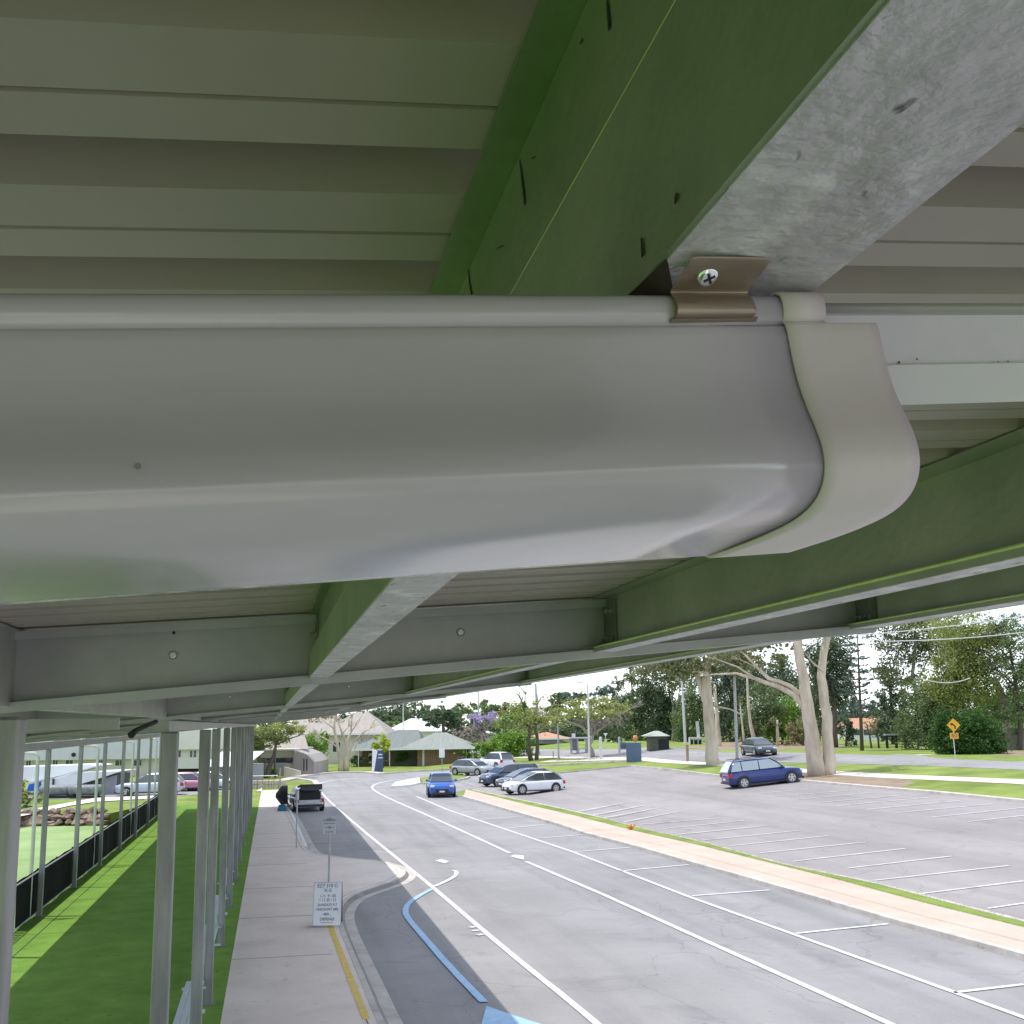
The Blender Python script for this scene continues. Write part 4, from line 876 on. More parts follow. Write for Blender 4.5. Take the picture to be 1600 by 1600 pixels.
    # wheels
    for f in wx:
        for sd_ in (1, -1):
            y = sd_ * .5 * Wd
            b = MB(); b.disc((X(f), y * 1.003, wr + .02), wr * 1.17, (0, sd_, 0), 24); a = b.build('wheel_arch', M['black'], t)
            a.modifiers.new('t', 'SOLIDIFY').thickness = .02
            b = MB(); b.tube([(X(f), y - sd_ * .2, wr), (X(f), y - sd_ * .01, wr), (X(f), y + sd_ * .018, wr)], [wr, wr, wr * .94], 26); w = b.build('wheel', M['tyre'], t)
            b = MB(); b.tube([(X(f), y + sd_ * .012, wr), (X(f), y + sd_ * .024, wr)], [wr * .70, wr * .66], 22)
            b.build('rim', rimm or M['rim'], w)
            b = MB()
            for k in range(5):
                th = k * 2 * math.pi / 5 + .3; c, s_ = math.cos(th), math.sin(th); c2_, s2 = math.cos(th + .63), math.sin(th + .63)
                b.disc((X(f) + c2_ * wr * .44, y + sd_ * .026, wr + s2 * wr * .44), wr * .13, (0, sd_, 0), 8)
            b.build('rim_opening', M['black'], w)
    # ends
    if lamps:
        for sd_ in (1, -1):
            zf = hood * H * .72
            b = MB(); b.box((X(.955), sd_ * .27 * Wd, zf - .06), (X(.988), sd_ * .43 * Wd, zf + .07)); b.build('headlight', M['lamp'], t, bevel=.03)
            b = MB(); b.box((X(.0), sd_ * .33 * Wd, hb * .68), (X(.045), sd_ * .465 * Wd, hb * .93)); b.build('tail_light', M['red'], t, bevel=.03)
        b = MB(); b.box((X(.975), -.24 * Wd, hood * H * .36), (X(1.004), .24 * Wd, hood * H * .56)); b.build('grille', M['black'], t, bevel=.02)
        b = MB(); b.box((X(.98), -.36 * Wd, .22), (X(1.003), .36 * Wd, .34)); b.build('lower_intake', M['black'], t, bevel=.02)
        b = MB(); b.box((X(1.003), -.18, .36), (X(1.006), .18, .47)); b.build('number_plate', M['plate'], t)
        b = MB(); b.box((X(-.004), -.18, .52), (X(0) + .01, .18, .63)); b.build('number_plate', M['plate'], t)
        b = MB(); b.box((X(-.003), -.42 * Wd, .30), (X(.05), .42 * Wd, .42)); b.build('rear_bumper', M['black'], t, bevel=.03)
    return t
def at(px, py, dz=.012):
    p = gt(px, py); return Vector((p.x, p.y, p.z + dz))
def midp(a, b): return (a + b) / 2
# blue small suv facing the camera
car('parked_car', 'bright blue small suv facing the camera beside the white line', at(689, 1247) + Vector((.3, 2.1, 0)), R(-96), 4.35, 1.86, 1.58, paint('blue_paint', (.015, .10, .42), .3), roof=(.03, .17, .58, .78), hood=.66, belt=.64, wr=.34)
wp = paint('white_paint', (.78, .79, .82))
h0 = at(840, 1240)
hd = R(197)
car('parked_car', 'white hatchback with round rear parked nearest along the grass strip', at(836, 1240.5) + Vector((0, .6, 0)), hd, 4.35, 1.78, 1.50, wp, roof=(-.005, .20, .50, .84), hood=.60, belt=.60, wr=.33, wx=(.19, .81), ncut=1)
car('parked_car', 'dark charcoal hatchback half hidden behind the white hatchback', at(822, 1236) + Vector((.6, 2.9, 0)), hd, 4.3, 1.78, 1.5, paint('charcoal_paint', (.10, .11, .13), .4), roof=(.0, .20, .50, .83), hood=.60, belt=.6, ncut=1)
car('parked_car', 'dark navy wagon with silver nose lighting parked second in the row', at(797, 1229.5) + Vector((.4, 2.0, 0)), hd, 4.9, 1.9, 1.68, paint('navy_paint', (.06, .085, .15), .4), roof=(.01, .10, .60, .80), hood=.62, belt=.62, wr=.36)
car('parked_car', 'silver grey car angled toward the road beside the grass island', at(741, 1212) + Vector((0, 1.0, 0)), R(-52), 4.4, 1.8, 1.5, paint('silver_paint', (.38, .40, .40), .5), roof=(.03, .17, .56, .80), hood=.62, belt=.6)
car('parked_car', 'white rounded car showing its rear window behind the dark wagon', at(780, 1202) + Vector((0, 1.5, 0)), R(112), 4.3, 1.85, 1.65, wp, roof=(.0, .12, .58, .80), hood=.62, belt=.58)
bp = paint('royal_blue_paint', (.008, .026, .17), .2)
sv = car('parked_car', 'royal blue wagon parked alone in front of the big gum', at(1196, 1227.5) + Vector((.1, .55, -.02)), R(-4), 4.75, 1.88, 1.66, bp, roof=(.0, .10, .58, .76), hood=.60, belt=.60, wr=.35, wx=(.19, .82), glass='glass_light')
sv.rotation_euler.y = -math.atan(.085)
b = MB()
for sd_ in (.6, -.6): b.tube([(-1.9, sd_, 1.68), (.3, sd_, 1.71)], .02, 6)
b.build('roof_rail', M['black'], sv)
dk = paint('dark_green_grey_paint', (.06, .085, .10), .4)
car('passing_car', 'dark grey car driving on the main road behind the blue wagon', at(1195, 1181) + Vector((0, 1.2, 0)), R(-94), 4.5, 1.8, 1.45, dk, roof=(.02, .2, .56, .80), hood=.6, belt=.6, group='cars on the roads')
slv = paint('silver_wagon_paint', (.5, .54, .62), .3)
car('parked_car', 'silver blue wagon parked beyond the rock wall', at(222, 1244) + Vector((.5, .8, 0)), R(176), 4.9, 1.85, 1.62, slv, roof=(.02, .14, .55, .76), hood=.6, belt=.6)
pk_ = paint('pink_paint', (.50, .22, .32), .1)
s = S(290, 1238)
car('parked_car', 'faded pink car beyond the lawn between the posts', at(292, 1236), R(-10), 4.6, 1.8, 1.45, pk_, hood=.62)
car('parked_car', 'white car low behind the pink car', at(330, 1234), R(-8), 4.5, 1.8, 1.45, wp)
# silver car with its boot open and dark side door open, at the kerb
oc = at(475, 1269); 
silv = paint('pale_silver_paint', (.55, .57, .62), .3)
t = car('parked_car', 'silver hatchback at the kerb with raised dark tailgate and open boot', oc + Vector((.1, 2.0, 0)), R(96), 4.3, 1.80, 1.38, silv, roof=(.02, .13, .60, .80), hood=.6, belt=.58, wr=.33)
b = MB(); b.prism([(-1.75, .70, 1.36), (-1.75, -.70, 1.36), (-2.6, -.64, 1.50), (-2.6, .64, 1.50)], (0, 0, .09)); b.prism([(-2.6, .64, 1.50), (-2.6, -.64, 1.50), (-2.70, -.60, 1.27), (-2.70, .60, 1.27)], (-.05, 0, 0)); b.build('tailgate', M['black'], t, bevel=.03)
b = MB(); b.box((-2.19, -.62, .66), (-2.05, .62, 1.16)); b.build('boot_opening', M['dark'], t, bevel=.04)
b = MB(); b.box((-2.22, -.66, .60), (-2.14, .66, .68)); b.build('boot_sill', silv, t, bevel=.02)
b = MB(); b.prism([(.55, .93, .32), (-.35, 1.35, .34), (-.6, 1.72, .8), (-.45, 1.68, 1.02), (.0, 1.3, 1.42), (.55, .95, 1.42)], (.10, .10, 0)); b.build('open_door', M['black'], t, bevel=.04)
# teal crate on the footpath
p = gt(441, 1267, .115); t = empty('storage_crate', (p.x, p.y, .116), RZ, 'teal plastic crate on the footpath left of the silver hatchback', 'crate')
tealm = mat('teal_plastic', (.01, .16, .25), rough=.4)
b = MB(); b.add([(-.26, -.18, 0), (.26, -.18, 0), (.26, .18, 0), (-.26, .18, 0), (-.2, -.14, .32), (.17, -.14, .32), (.17, .14, .32), (-.2, .14, .32)], [(0, 3, 2, 1), (4, 5, 6, 7), (0, 1, 5, 4), (1, 2, 6, 5), (2, 3, 7, 6), (3, 0, 4, 7)]); b.build('tub', tealm, t, bevel=.03)
b = MB(); b.box((-.22, -.16, .322), (.19, .16, .345)); b.build('lid', tealm, t, bevel=.008)

# ================================================================== signs, poles, street furniture
M['pole'] = mat('galvanised_pole', (.36, .36, .38), (.46, .46, .48), scale=6, rough=.5, metal=.3, detail=6)
M['palepole'] = mat('pale_pole', (.55, .55, .56), (.65, .65, .66), scale=3, rough=.6)
M['timber'] = mat('weathered_timber', (.26, .21, .15), (.36, .30, .23), scale=5, rough=.85, bump=.4, bscale=20, stretch=(4, 4, .5))
M['signw'] = mat('white_sign_face', (.78, .79, .82), (.82, .83, .85), scale=4, rough=.4)
M['ink'] = mat('dark_lettering', (.06, .06, .13), rough=.6)
M['navy'] = mat('navy_sign_panel', (.045, .075, .16), (.06, .09, .18), scale=2, rough=.45)
M['amber'] = mat('amber_sign', (.85, .42, .01), rough=.45)
def text(name, s, size, loc, rot, m, parent, sx=1.0):
    c = bpy.data.curves.new(name, 'FONT'); c.body = s; c.size = size; c.extrude = .0008; c.align_x = 'CENTER'; c.align_y = 'CENTER'; c.materials.append(m)
    o = bpy.data.objects.new(name, c); col.objects.link(o); o.parent = parent; o.location = loc; o.rotation_euler = rot; o.scale = (sx, 1, 1)
    me = bpy.data.meshes.new_from_object(o); n_ = bpy.data.objects.new(name, me); col.objects.link(n_); n_.parent = parent; n_.location = loc; n_.rotation_euler = rot; n_.scale = (sx, 1, 1)
    bpy.data.objects.remove(o); n_.name = name; return n_
# A-frame board
p = gt(512, 1447, .115); D = p.x * FW.x + p.y * FW.y; u = D / 1811
t = empty('a_frame_sign', (p.x, p.y, .116), RZ + R(3), 'white a-frame board covered in dark lettering on the footpath', 'sandwich board')
hw, hh = 20.5 * u, 63 * u
def board(y0, y1, name, m, z0=.05):
    b = MB(); b.add([(-hw, y0, z0), (hw, y0, z0), (hw, y1, hh), (-hw, y1, hh), (-hw, y0 + .025, z0), (hw, y0 + .025, z0), (hw, y1 + .025, hh), (-hw, y1 + .025, hh)],
                    [(0, 1, 2, 3), (4, 7, 6, 5), (0, 4, 5, 1), (3, 2, 6, 7), (0, 3, 7, 4), (1, 5, 6, 2)]); return b.build(name, m, t)
fb = board(-.22, -.02, 'front_board', M['signw']); board(.24, .02, 'rear_board', M['black'])
b = MB()
for x in (-hw - .008, hw + .008):
    b.tube([(x, -.235, 0), (x, -.02, hh + .01)], .007, 6); b.tube([(x, .27, 0), (x, .045, hh + .01)], .009, 6)
b.tube([(-hw, -.02, hh + .01), (hw, -.02, hh + .01)], .006, 6); b.build('frame', M['pole'], t)
tilt = math.atan2(hh - .05, .20)
lines = [('EZ7 310 C:', .93, .17, 1.0), ('X:-E', .82, .16, 1.0), ('1 11  9 : 05', .69, .13, 1.0), ('1 11 35 : 13', .595, .13, 1.0), ('SUNDAYS 9-7', .48, .125, .95), ('DISCOUNT (88)', .375, .12, .95), ('40A ,', .26, .13, 1.0), ('DEPEND', .145, .14, 1.0)]
for (tx_, k, sz, sx) in lines:
    z = .05 + (hh - .05) * k; y = -.22 + .20 * k - .006
    text('lettering', tx_, sz * .72 * hh / 1.05, (0, y, z), (tilt, 0, 0), M['ink'], fb, sx * .95)
b = MB(); b.box((-.16, -.212, .115), (.14, -.208, .122)); b.build('underline', M['ink'], fb)
# parking sign post behind the board
D = 33.0; s = S(513, D=D, dz=.115)
t = empty('parking_sign', s.o, RZ, 'small grey parking sign on a thin pole behind the a-frame board', 'sign')
b = MB(); pb = s.p(513, 1402); ptp = s.p(516, 1276); b.tube([(pb.x, 0, 0), (ptp.x, 0, ptp.z)], .028, 8); b.build('pole', M['pole'], t)
q0, q1 = s.p(505, 1303), s.p(525, 1277); sgm = mat('faded_sign_face', (.50, .50, .54), (.56, .56, .60), scale=3, rough=.5)
b = MB(); b.box((q0.x, -.045, q0.z), (q1.x, -.032, q1.z)); pl = b.build('sign_plate', sgm, t)
midz = q0.z + (q1.z - q0.z) * .62
for (z, w, h) in ((midz, .16, .004), (q0.z + .17, .13, .004)):
    b = MB(); b.box(((q0.x + q1.x) / 2 - w, -.048, z), ((q0.x + q1.x) / 2 + w, -.0455, z + h + .006)); b.build('sign_line', M['ink'], pl)
cx = (q0.x + q1.x) / 2
text('lettering', 'LOADING', .085, (cx, -.047, midz + .10), (R(90), 0, 0), M['ink'], pl); text('lettering', '15', .10, (cx, -.047, midz - .10), (R(90), 0, 0), M['ink'], pl); text('lettering', '8-4 PM', .07, (cx, -.047, q0.z + .05), (R(90), 0, 0), M['ink'], pl)
text('lettering', 'NO', .06, (cx, -.047, q1.z - .045), (R(90), 0, 0), M['ink'], pl)
s = S(525, D=38, dz=.0); 
s = S(463, 1326, dz=.115)
t = empty('parking_sign', s.o, RZ, 'thin sign pole seen edge on in front of the open silver hatchback', 'sign')
b = MB(); e = s.p(464.5, 1236); b.tube([(0, 0, 0), (e.x, 0, e.z)], .03, 8); b.build('pole', M['pole'], t)
b = MB(); b.box((e.x - .04, -.2, e.z - .35), (e.x + .04, .2, e.z)); b.build('sign_plate', M['pole'], t)
# pole left on the sunlit path
s = S(437, 1236); t = empty('path_post', s.o, RZ, 'slim tan post at the end of the sunlit footpath', 'post'); b = MB(); e = s.p(438, 1200); b.tube([(0, 0, 0), (e.x, 0, e.z)], .06, 8); b.build('pole', M['timber'], t); b = MB(); b.disc((e.x, 0, e.z + .002), .065, (0, 0, 1), 10); b.build('cap', M['pole'], t)
def pole(name, label, px, py, topx, topy, r, m='palepole', D=None, cat='pole', arm=None, group=None, dzt=0):
    s = S(px, py) if D is None else S(px, D=D)
    t = empty(name, s.o, RZ, label, cat, group); e = s.p(topx, topy)
    b = MB(); b.tube([(0, 0, 0), (e.x * .5, 0, e.z * .5), (e.x, 0, e.z)], [r, r * .85, r * .65], 10); b.build('shaft', M[m], t)
    b = MB(); b.tube([(0, 0, 0), (0, 0, .25)], r * 1.5, 10); b.build('base_collar', M[m], t)
    if arm:
        b = MB(); b.tube([(e.x, 0, e.z - .05), (e.x + arm, 0, e.z + .15)], r * .35, 6); a = b.build('arm', M[m], t)
        b = MB(); b.box((e.x + arm, -.12, e.z + .1), (e.x + arm + .6 * (1 if arm > 0 else -1), .12, e.z + .2)); b.build('lamp_head', M['pole'], a)
    return t, s, e
pole('street_lamp', 'tall grey street lamp pole between the two pale gums', 1152, 1190, 1144, 960, .13, 'pole', arm=1.2, cat='street lamp')
pole('street_lamp', 'pale street lamp pole on the lawn left of the navy board', 921, 1188, 918, 1069, .11, 'palepole', arm=-.5, cat='street lamp')
pole('sign_pole', 'shorter grey pole on the lawn right of the forked lawn tree', 873, 1187, 871, 1108, .10, 'pole')
pole('power_pole', 'thick weathered power pole rising behind the sparse lawn tree', 841, 1178, 837, 1068, .17, 'pole', cat='power pole')
pole('utility_pole', 'thick pale concrete utility pole right of the park hut', 1071, 1162, 1064, 1040, .30, 'palepole', cat='utility pole')
pole('mast', 'thin pale mast above the white roof', 630, 0, 630, 1085, .12, 'palepole', D=200)
pole('mast', 'thin grey mast behind the purple tree', 748, 0, 747, 1080, .16, 'pole', D=210)
# information sign on the island
s = S(691, 1213); t = empty('traffic_sign', s.o, RZ, 'blank white traffic sign on a pole behind the blue suv', 'sign'); b = MB(); e = s.p(690.5, 1172); b.tube([(0, 0, 0), (e.x, 0, e.z)], .035, 8); b.build('pole', M['pole'], t)
b = MB(); q = s.p(690.5, 1177); b.box((q.x - s.m(4.3), -.06, q.z - s.m(6.5)), (q.x + s.m(4.3), -.045, q.z + s.m(7))); b.build('sign_plate', M['signw'], t, bevel=.005)
# navy and white pylon
s = S(592, 1207.5); t = empty('pylon_sign', s.o, RZ, 'slanted navy and white pylon sign on the lawn by the bend', 'pylon sign')
P = lambda x, y: s.p(x, y)
b = MB(); b.prism([(P(584.5, 1207).x, -.15, 0), (P(598, 1207).x, -.15, 0), (P(599, 1173).x, -.15, P(599, 1173).z), (P(590, 1173).x, -.15, P(590, 1173).z)], (0, .3, 0)); nb = b.build('navy_panel', M['navy'], t)
b = MB(); b.prism([(P(581.5, 1207).x, -.19, 0), (P(584.4, 1207).x, -.19, 0), (P(590, 1174).x, -.19, P(590, 1174).z), (P(582, 1170).x, -.19, P(582, 1170).z)], (0, .38, 0)); b.build('white_panel', M['signw'], t)
for yy, w in ((1179, 3.2), (1184, 3.6)):
    b = MB(); q = P(594.5, yy); b.box((q.x - s.m(w), -.158, q.z - .04), (q.x + s.m(w), -.151, q.z + .06)); b.build('lettering_bar', M['signw'], nb)
# navy board on the lawn
s = S(990, 1191); P = lambda x, y: s.p(x, y)
t = empty('notice_board', s.o, RZ, 'large plain navy blue board standing on the lawn', 'board')
navy2 = mat('slate_blue_board', (.09, .14, .24), (.11, .16, .27), scale=1, rough=.5)
b = MB(); b.box((P(979, 1191).x, -.1, 0), (P(1002.5, 1191).x, .1, P(990, 1160.5).z)); b.build('main_panel', navy2, t, bevel=.01)
b = MB(); b.box((P(970, 1191).x, .02, P(975, 1171).z), (P(978.8, 1191).x, .12, P(975, 1160).z)); sp = b.build('side_panel', navy2, t)
text('lettering', '888', .4, (P(975, 1166).x, .01, P(975, 1166).z), (R(90), 0, 0), M['ink'], sp)
# give way sign, info plate, timber bollards
s = S(946, 1172); t = empty('give_way_sign', s.o, RZ, 'white triangular give way sign before the dark trees', 'sign'); b = MB(); e = s.p(946, 1147); b.tube([(0, 0, 0), (e.x, 0, e.z)], .04, 6); b.build('pole', M['palepole'], t)
b = MB(); b.prism([(e.x - s.m(3.4), -.06, e.z + s.m(1.5)), (e.x + s.m(3.4), -.06, e.z + s.m(1.5)), (e.x, -.06, e.z - s.m(4))], (0, -.015, 0)); b.build('sign_plate', M['signw'], t)
def post_thing(label, px, py, ty, w, m='timber', group='timber posts by the paths'):
    s = S(px, py); t = empty('timber_post', s.o, RZ, label, 'post', group); h = s.p(px, ty).z; w = s.m(w)
    b = MB(); b.box((-w / 2, -w / 2, 0), (w / 2, w / 2, h)); b.build('shaft', M[m], t, bevel=.02)
    b = MB(); b.add([(-w / 2, -w / 2, h), (w / 2, -w / 2, h), (w / 2, w / 2, h), (-w / 2, w / 2, h), (0, 0, h + w * .25)], [(0, 1, 4), (1, 2, 4), (2, 3, 4), (3, 0, 4)]); b.build('cap', M[m], t)
post_thing('thick brown timber post left of the forked gum', 1074.5, 1190, 1163.5, 4.2)
post_thing('pale timber post right of the flat topped tree', 939, 1187, 1152, 4.2, 'palepole')
post_thing('short dark post in front of the white road', 864.5, 1184, 1174, 1.4)
post_thing('pale pointed post left of the navy board', 968, 1177, 1152, 3.2, 'palepole')
# wire fence left of the forked gum
s = S(1100, 1190); t = empty('wire_fence', s.o, RZ, 'low wire fence between the timber post and the forked gum', 'fence')
b = MB()
for yy in (1175.5, 1182): b.tube([s.p(1077, yy), s.p(1103, yy + .6)], .02, 5)
b.build('wire', M['palepole'], t)
for x in (1092,):
    b = MB(); b.tube([(s.p(x, 1190).x, 0, 0), s.p(x, 1174)], .03, 6); b.build('post', M['palepole'], t)
# bus shelter
s = S(907, 1177); P = lambda x, y: s.p(x, y); zt = P(907, 1154.5).z
t = empty('bus_shelter', s.o, RZ, 'grey bus shelter with glass sides beside the lawn', 'bus shelter')
b = MB(); b.box((P(890, 1177).x, -1, zt), (P(919, 1177).x, 1.2, zt + .18)); b.build('roof', M['pole'], t, bevel=.03)
for x in (893, 902.5, 917):
    for y in (-.8, 1.0):
        b = MB(); b.box((P(x, 1177).x - .06, y - .06, 0), (P(x, 1177).x + .06, y + .06, zt)); b.build('post', M['pole'], t)
b = MB(); b.box((P(893.5, 1177).x, .96, .3), (P(902, 1177).x, 1.0, zt - .1)); b.box((P(893.5, 1177).x - .02, -.7, .3), (P(893.5, 1177).x + .02, .9, zt - .1)); b.build('glass_panel', mat('shelter_glass', (.35, .38, .42), rough=.15), t)
b = MB(); b.box((P(904, 1177).x, .3, .42), (P(916, 1177).x, .8, .5)); b.box((P(905, 1177).x, .4, 0), (P(905.5, 1177).x, .7, .42)); b.box((P(915, 1177).x, .4, 0), (P(915.5, 1177).x, .7, .42)); b.build('bench', M['pole'], t)
b = MB(); b.box((P(893.5, 1177).x, -.9, zt + .18), (P(899, 1177).x, -.85, zt + .18 + s.m(6))); b.build('sign_plate', M['signw'], t)
# park hut, cones, barbecue shelter
s = S(1026, 1172); P = lambda x, y: s.p(x, y)
t = empty('park_hut', s.o, RZ, 'small dark park hut with pale green hipped roof', 'hut'); roofm = mat('pale_green_roof', (.30, .34, .28), (.36, .40, .34), scale=2, rough=.7)
z1, z2 = P(1026, 1150).z, P(1026, 1142).z; x0, x1 = P(1013, 1160).x, P(1040, 1160).x; xa, xb = P(1005, 1160).x, P(1044, 1160).x
b = MB(); b.box((x0, -1.2, 0), (x1, 1.6, z1)); b.build('wall', mat('dark_hut_wall', (.09, .10, .07), (.13, .14, .10), scale=3, rough=.9), t)
b = MB(); b.box((x0 + .9, -1.24, .1), (x0 + 2.0, -1.205, z1 - .3)); b.build('doorway', M['dark'], t)
b = MB(); c0, c1 = P(1022, 1160).x, P(1030, 1160).x
b.add([(xa, -1.9, z1), (xb, -1.9, z1), (xb, 2.2, z1), (xa, 2.2, z1), (c0, 0, z2), (c1, 0, z2)], [(0, 1, 5, 4), (1, 2, 5), (2, 3, 4, 5), (3, 0, 4), (0, 3, 2, 1)]); b.build('roof', roofm, t)
om = mat('orange_plastic', (.75, .13, .02), rough=.5)
s = S(1012, 1165); t = empty('traffic_cone', s.o, RZ, 'orange traffic cone left of the park hut', 'cone'); k = s.m(8.5)
b = MB(); b.tube([(0, 0, .06), (0, 0, k)], [k * .24, k * .05], 12); b.build('cone', om, t); b = MB(); b.box((-k * .32, -k * .32, 0), (k * .32, k * .32, .06)); b.build('base', om, t)
b = MB(); b.tube([(0, 0, k * .45), (0, 0, k * .62)], [k * .165, k * .132], 12); b.build('reflective_band', M['signw'], t)
s = S(993, 1165); t = empty('orange_bin', s.o, RZ, 'rounded orange bin on a post showing above the navy board', 'bin'); P = lambda x, y: s.p(x, y); z0 = P(993, 1158).z; z1 = P(993, 1149).z
b = MB(); b.tube([(0, 0, z0), (0, 0, z0 + .35 * (z1 - z0)), (0, 0, z1 - .1), (0, 0, z1)], [s.m(2.6), s.m(3.6), s.m(3.4), s.m(1.8)], 14); b.build('drum', mat('faded_orange', (.55, .20, .09), (.65, .28, .14), scale=3, rough=.6), t, smooth=True)
b = MB(); b.tube([(0, 0, 0), (0, 0, z0)], .08, 8); b.build('post', M['pole'], t)
s = S(1090, 1163); P = lambda x, y: s.p(x, y)
t = empty('barbecue_shelter', s.o, RZ, 'low grey park barbecue block with tall pale slab beside the forked gum', 'shelter')
b = MB(); b.box((P(1077, 1160).x, -.8, P(1086, 1155).z), (P(1097, 1160).x, .8, P(1086, 1152).z)); b.build('roof_slab', M['palepole'], t)
for x in (1077.5, 1083, 1090, 1096): b = MB(); b.box((P(x, 1160).x - .08, -.7, 0), (P(x, 1160).x + .08, .7, P(x, 1155).z)); b.build('pier', M['palepole'], t)
b = MB(); b.box((P(1078.5, 1160).x, -.5, 0), (P(1095.5, 1160).x, .5, P(1086, 1156.5).z)); b.build('counter', M['dark'], t)
b = MB(); b.prism([(P(1089.5, 1152).x, -.1, P(1090, 1152).z), (P(1094, 1152).x, -.1, P(1090, 1152).z), (P(1091.5, 1127).x, -.1, P(1090, 1127).z), (P(1087, 1127).x, -.1, P(1090, 1127).z)], (0, .3, 0)); b.build('chimney_slab', M['palepole'], t)
# picnic table
s = S(1402, 1169); P = lambda x, y: s.p(x, y); t = empty('picnic_table', s.o, RZ, 'picnic table on three dark posts under the conifer', 'picnic table')
for x in (1386.5, 1401, 1415): b = MB(); b.box((P(x, 1169).x - .17, -.17, 0), (P(x, 1169).x + .17, .17, P(x, 1149).z)); b.build('leg', M['black'], t)
b = MB(); b.box((P(1383, 1169).x, -.6, P(1400, 1149).z), (P(1419, 1169).x, .6, P(1400, 1146.5).z)); b.build('table_top', M['pole'], t)
b = MB(); b.box((P(1387, 1169).x, -.05, P(1400, 1167.5).z), (P(1415, 1169).x, .05, P(1400, 1166.5).z)); b.build('foot_rail', M['black'], t)
# yellow curve warning sign
s = S(1493, 1187.5); P = lambda x, y: s.p(x, y); t = empty('curve_warning_sign', s.o, RZ, 'yellow diamond curve warning sign with a plate below by the hedge', 'sign')
b = MB(); e = P(1489, 1130); b.tube([(0, 0, 0), (P(1490, 1155).x, 0, P(1490, 1155).z), e], .04, 8); b.build('pole', M['palepole'], t)
c = P(1489.5, 1133); k = s.m(10.6)
b = MB(); b.prism([(c.x - k, -.06, c.z), (c.x, -.06, c.z - k), (c.x + k, -.06, c.z), (c.x, -.06, c.z + k)], (0, -.02, 0)); d = b.build('diamond_plate', M['amber'], t)
ar = [(.30, -.55), (.30, -.20), (.12, .05), (-.15, .22), (-.10, .36), (-.55, .20), (-.28, -.12), (-.22, .02), (-.02, -.08), (.10, -.28), (.10, -.55)]
b = MB(); b.prism([(c.x + a * k, -.083, c.z + z * k) for a, z in ar], (0, -.004, 0)); b.build('bend_arrow', M['black'], d)
q = P(1490.5, 1149.5); b = MB(); b.box((q.x - s.m(6.6), -.08, q.z - s.m(4.8)), (q.x + s.m(6.6), -.06, q.z + s.m(4.4))); pp = b.build('speed_plate', M['amber'], t)
text('lettering', '60', .55, (q.x, -.084, q.z), (R(90), 0, 0), M['ink'], pp)
# timber fence at the right edge
s = S(1578, 1172); P = lambda x, y: s.p(x, y)
t = empty('timber_fence', s.o, RZ, 'grey brown paling fence with capped frame at the right edge', 'fence'); zt = P(1580, 1138).z; fm = mat('grey_brown_paling', (.20, .165, .135), (.28, .235, .20), scale=3, rough=.9, stretch=(6, 1, .4))
x = P(1553, 1172).x; xe = P(1660, 1172).x
b = MB()
while x < xe:
    b.box((x, .5, 0), (x + .22, .53, zt - (.9 if x < P(1577, 1172).x else 0) - random.uniform(0, .05))); x += .235
b.build('paling_panel', fm, t)
b = MB(); b.box((P(1577, 1172).x, .2, zt), (xe, .8, zt + .15)); b.build('cap_rail', M['pole'], t)
b = MB(); b.disc((P(1590, 1144).x, .19, P(1590, 1144).z), .35, (0, -1, 0), 16); b.build('round_opening', M['dark'], t)
# overhead wires between poles
def wire(lab, a, c, sag, D):
    s = S(a[0], D=D); t = None; b = MB(); p0, p1 = s.p(*a), s.p(*c)
    pts = [p0.lerp(p1, k / 12) + Vector((0, k * .3, -sag * 4 * (k / 12) * (1 - k / 12))) for k in range(13)]
    b.tube(pts, .028, 5); o = b.build('overhead_wire', M['palepole']); o.location = s.o; o.rotation_euler = (0, 0, RZ); tag(o, lab, 'wire', 'overhead wires')
wire('upper pale overhead wire crossing the gum crowns at right', (1340, 992), (1660, 950), .12, 60)
wire('lower pale overhead wire crossing the gum crowns at right', (1380, 1002), (1660, 978), .12, 60.5)
wire('pale wire crossing level with the curved gum top', (1437, 1059), (1552, 1056), .3, 70)
# orange cone lying on the grass strip
s = S(986, 1297, dz=.1); t = empty('orange_plant', s.o, RZ, 'small orange leafy plant on the grass strip beside the car park', 'plant')
b = MB()
for k in range(16):
    th = random.uniform(0, 6.28); l = random.uniform(.1, .26); b.tube([(0, 0, 0), (math.cos(th) * l, math.sin(th) * l, random.uniform(.1, .3))], [.03, .012], 5)
b.build('leaves', mat('orange_leaf', (.55, .18, .03), (.7, .3, .05), scale=20, rough=.6), t)
# white benches between the posts
M['bench'] = mat('white_aluminium', (.62, .66, .70), (.68, .72, .76), scale=5, rough=.4, metal=.2)
def bench(label, x0, y0, ln):
    t = empty('bench', (x0, y0, .113), 0, label, 'bench', 'white benches beside the posts')
    for dx in (-.15, -.05, .05):
        b = MB(); b.box((dx, 0, .43), (dx + .09, ln, .465)); b.build('seat_plank', M['bench'], t, bevel=.006)
    for yy in (.35, ln - .35):
        b = MB(); b.box((-.03, yy - .04, .06), (.03, yy + .04, .40)); b.box((-.2, yy - .035, .395), (.2, yy + .035, .429)); b.box((-.2, yy - .04, 0), (.2, yy + .04, .055)); b.build('leg', M['bench'], t)
for i, (x0, y0, ln) in enumerate(((-1.17, 17.6, 4.4), (-1.15, 23.6, 4.6), (-1.15, 29.6, 3.0), (-1.15, 35.0, 3.4))):
    bench(['nearest white bench at the bottom edge by the posts', 'second white bench between the slim posts', 'third white bench half hidden by the posts', 'farthest white bench behind the row of posts'][i], x0, y0, ln)

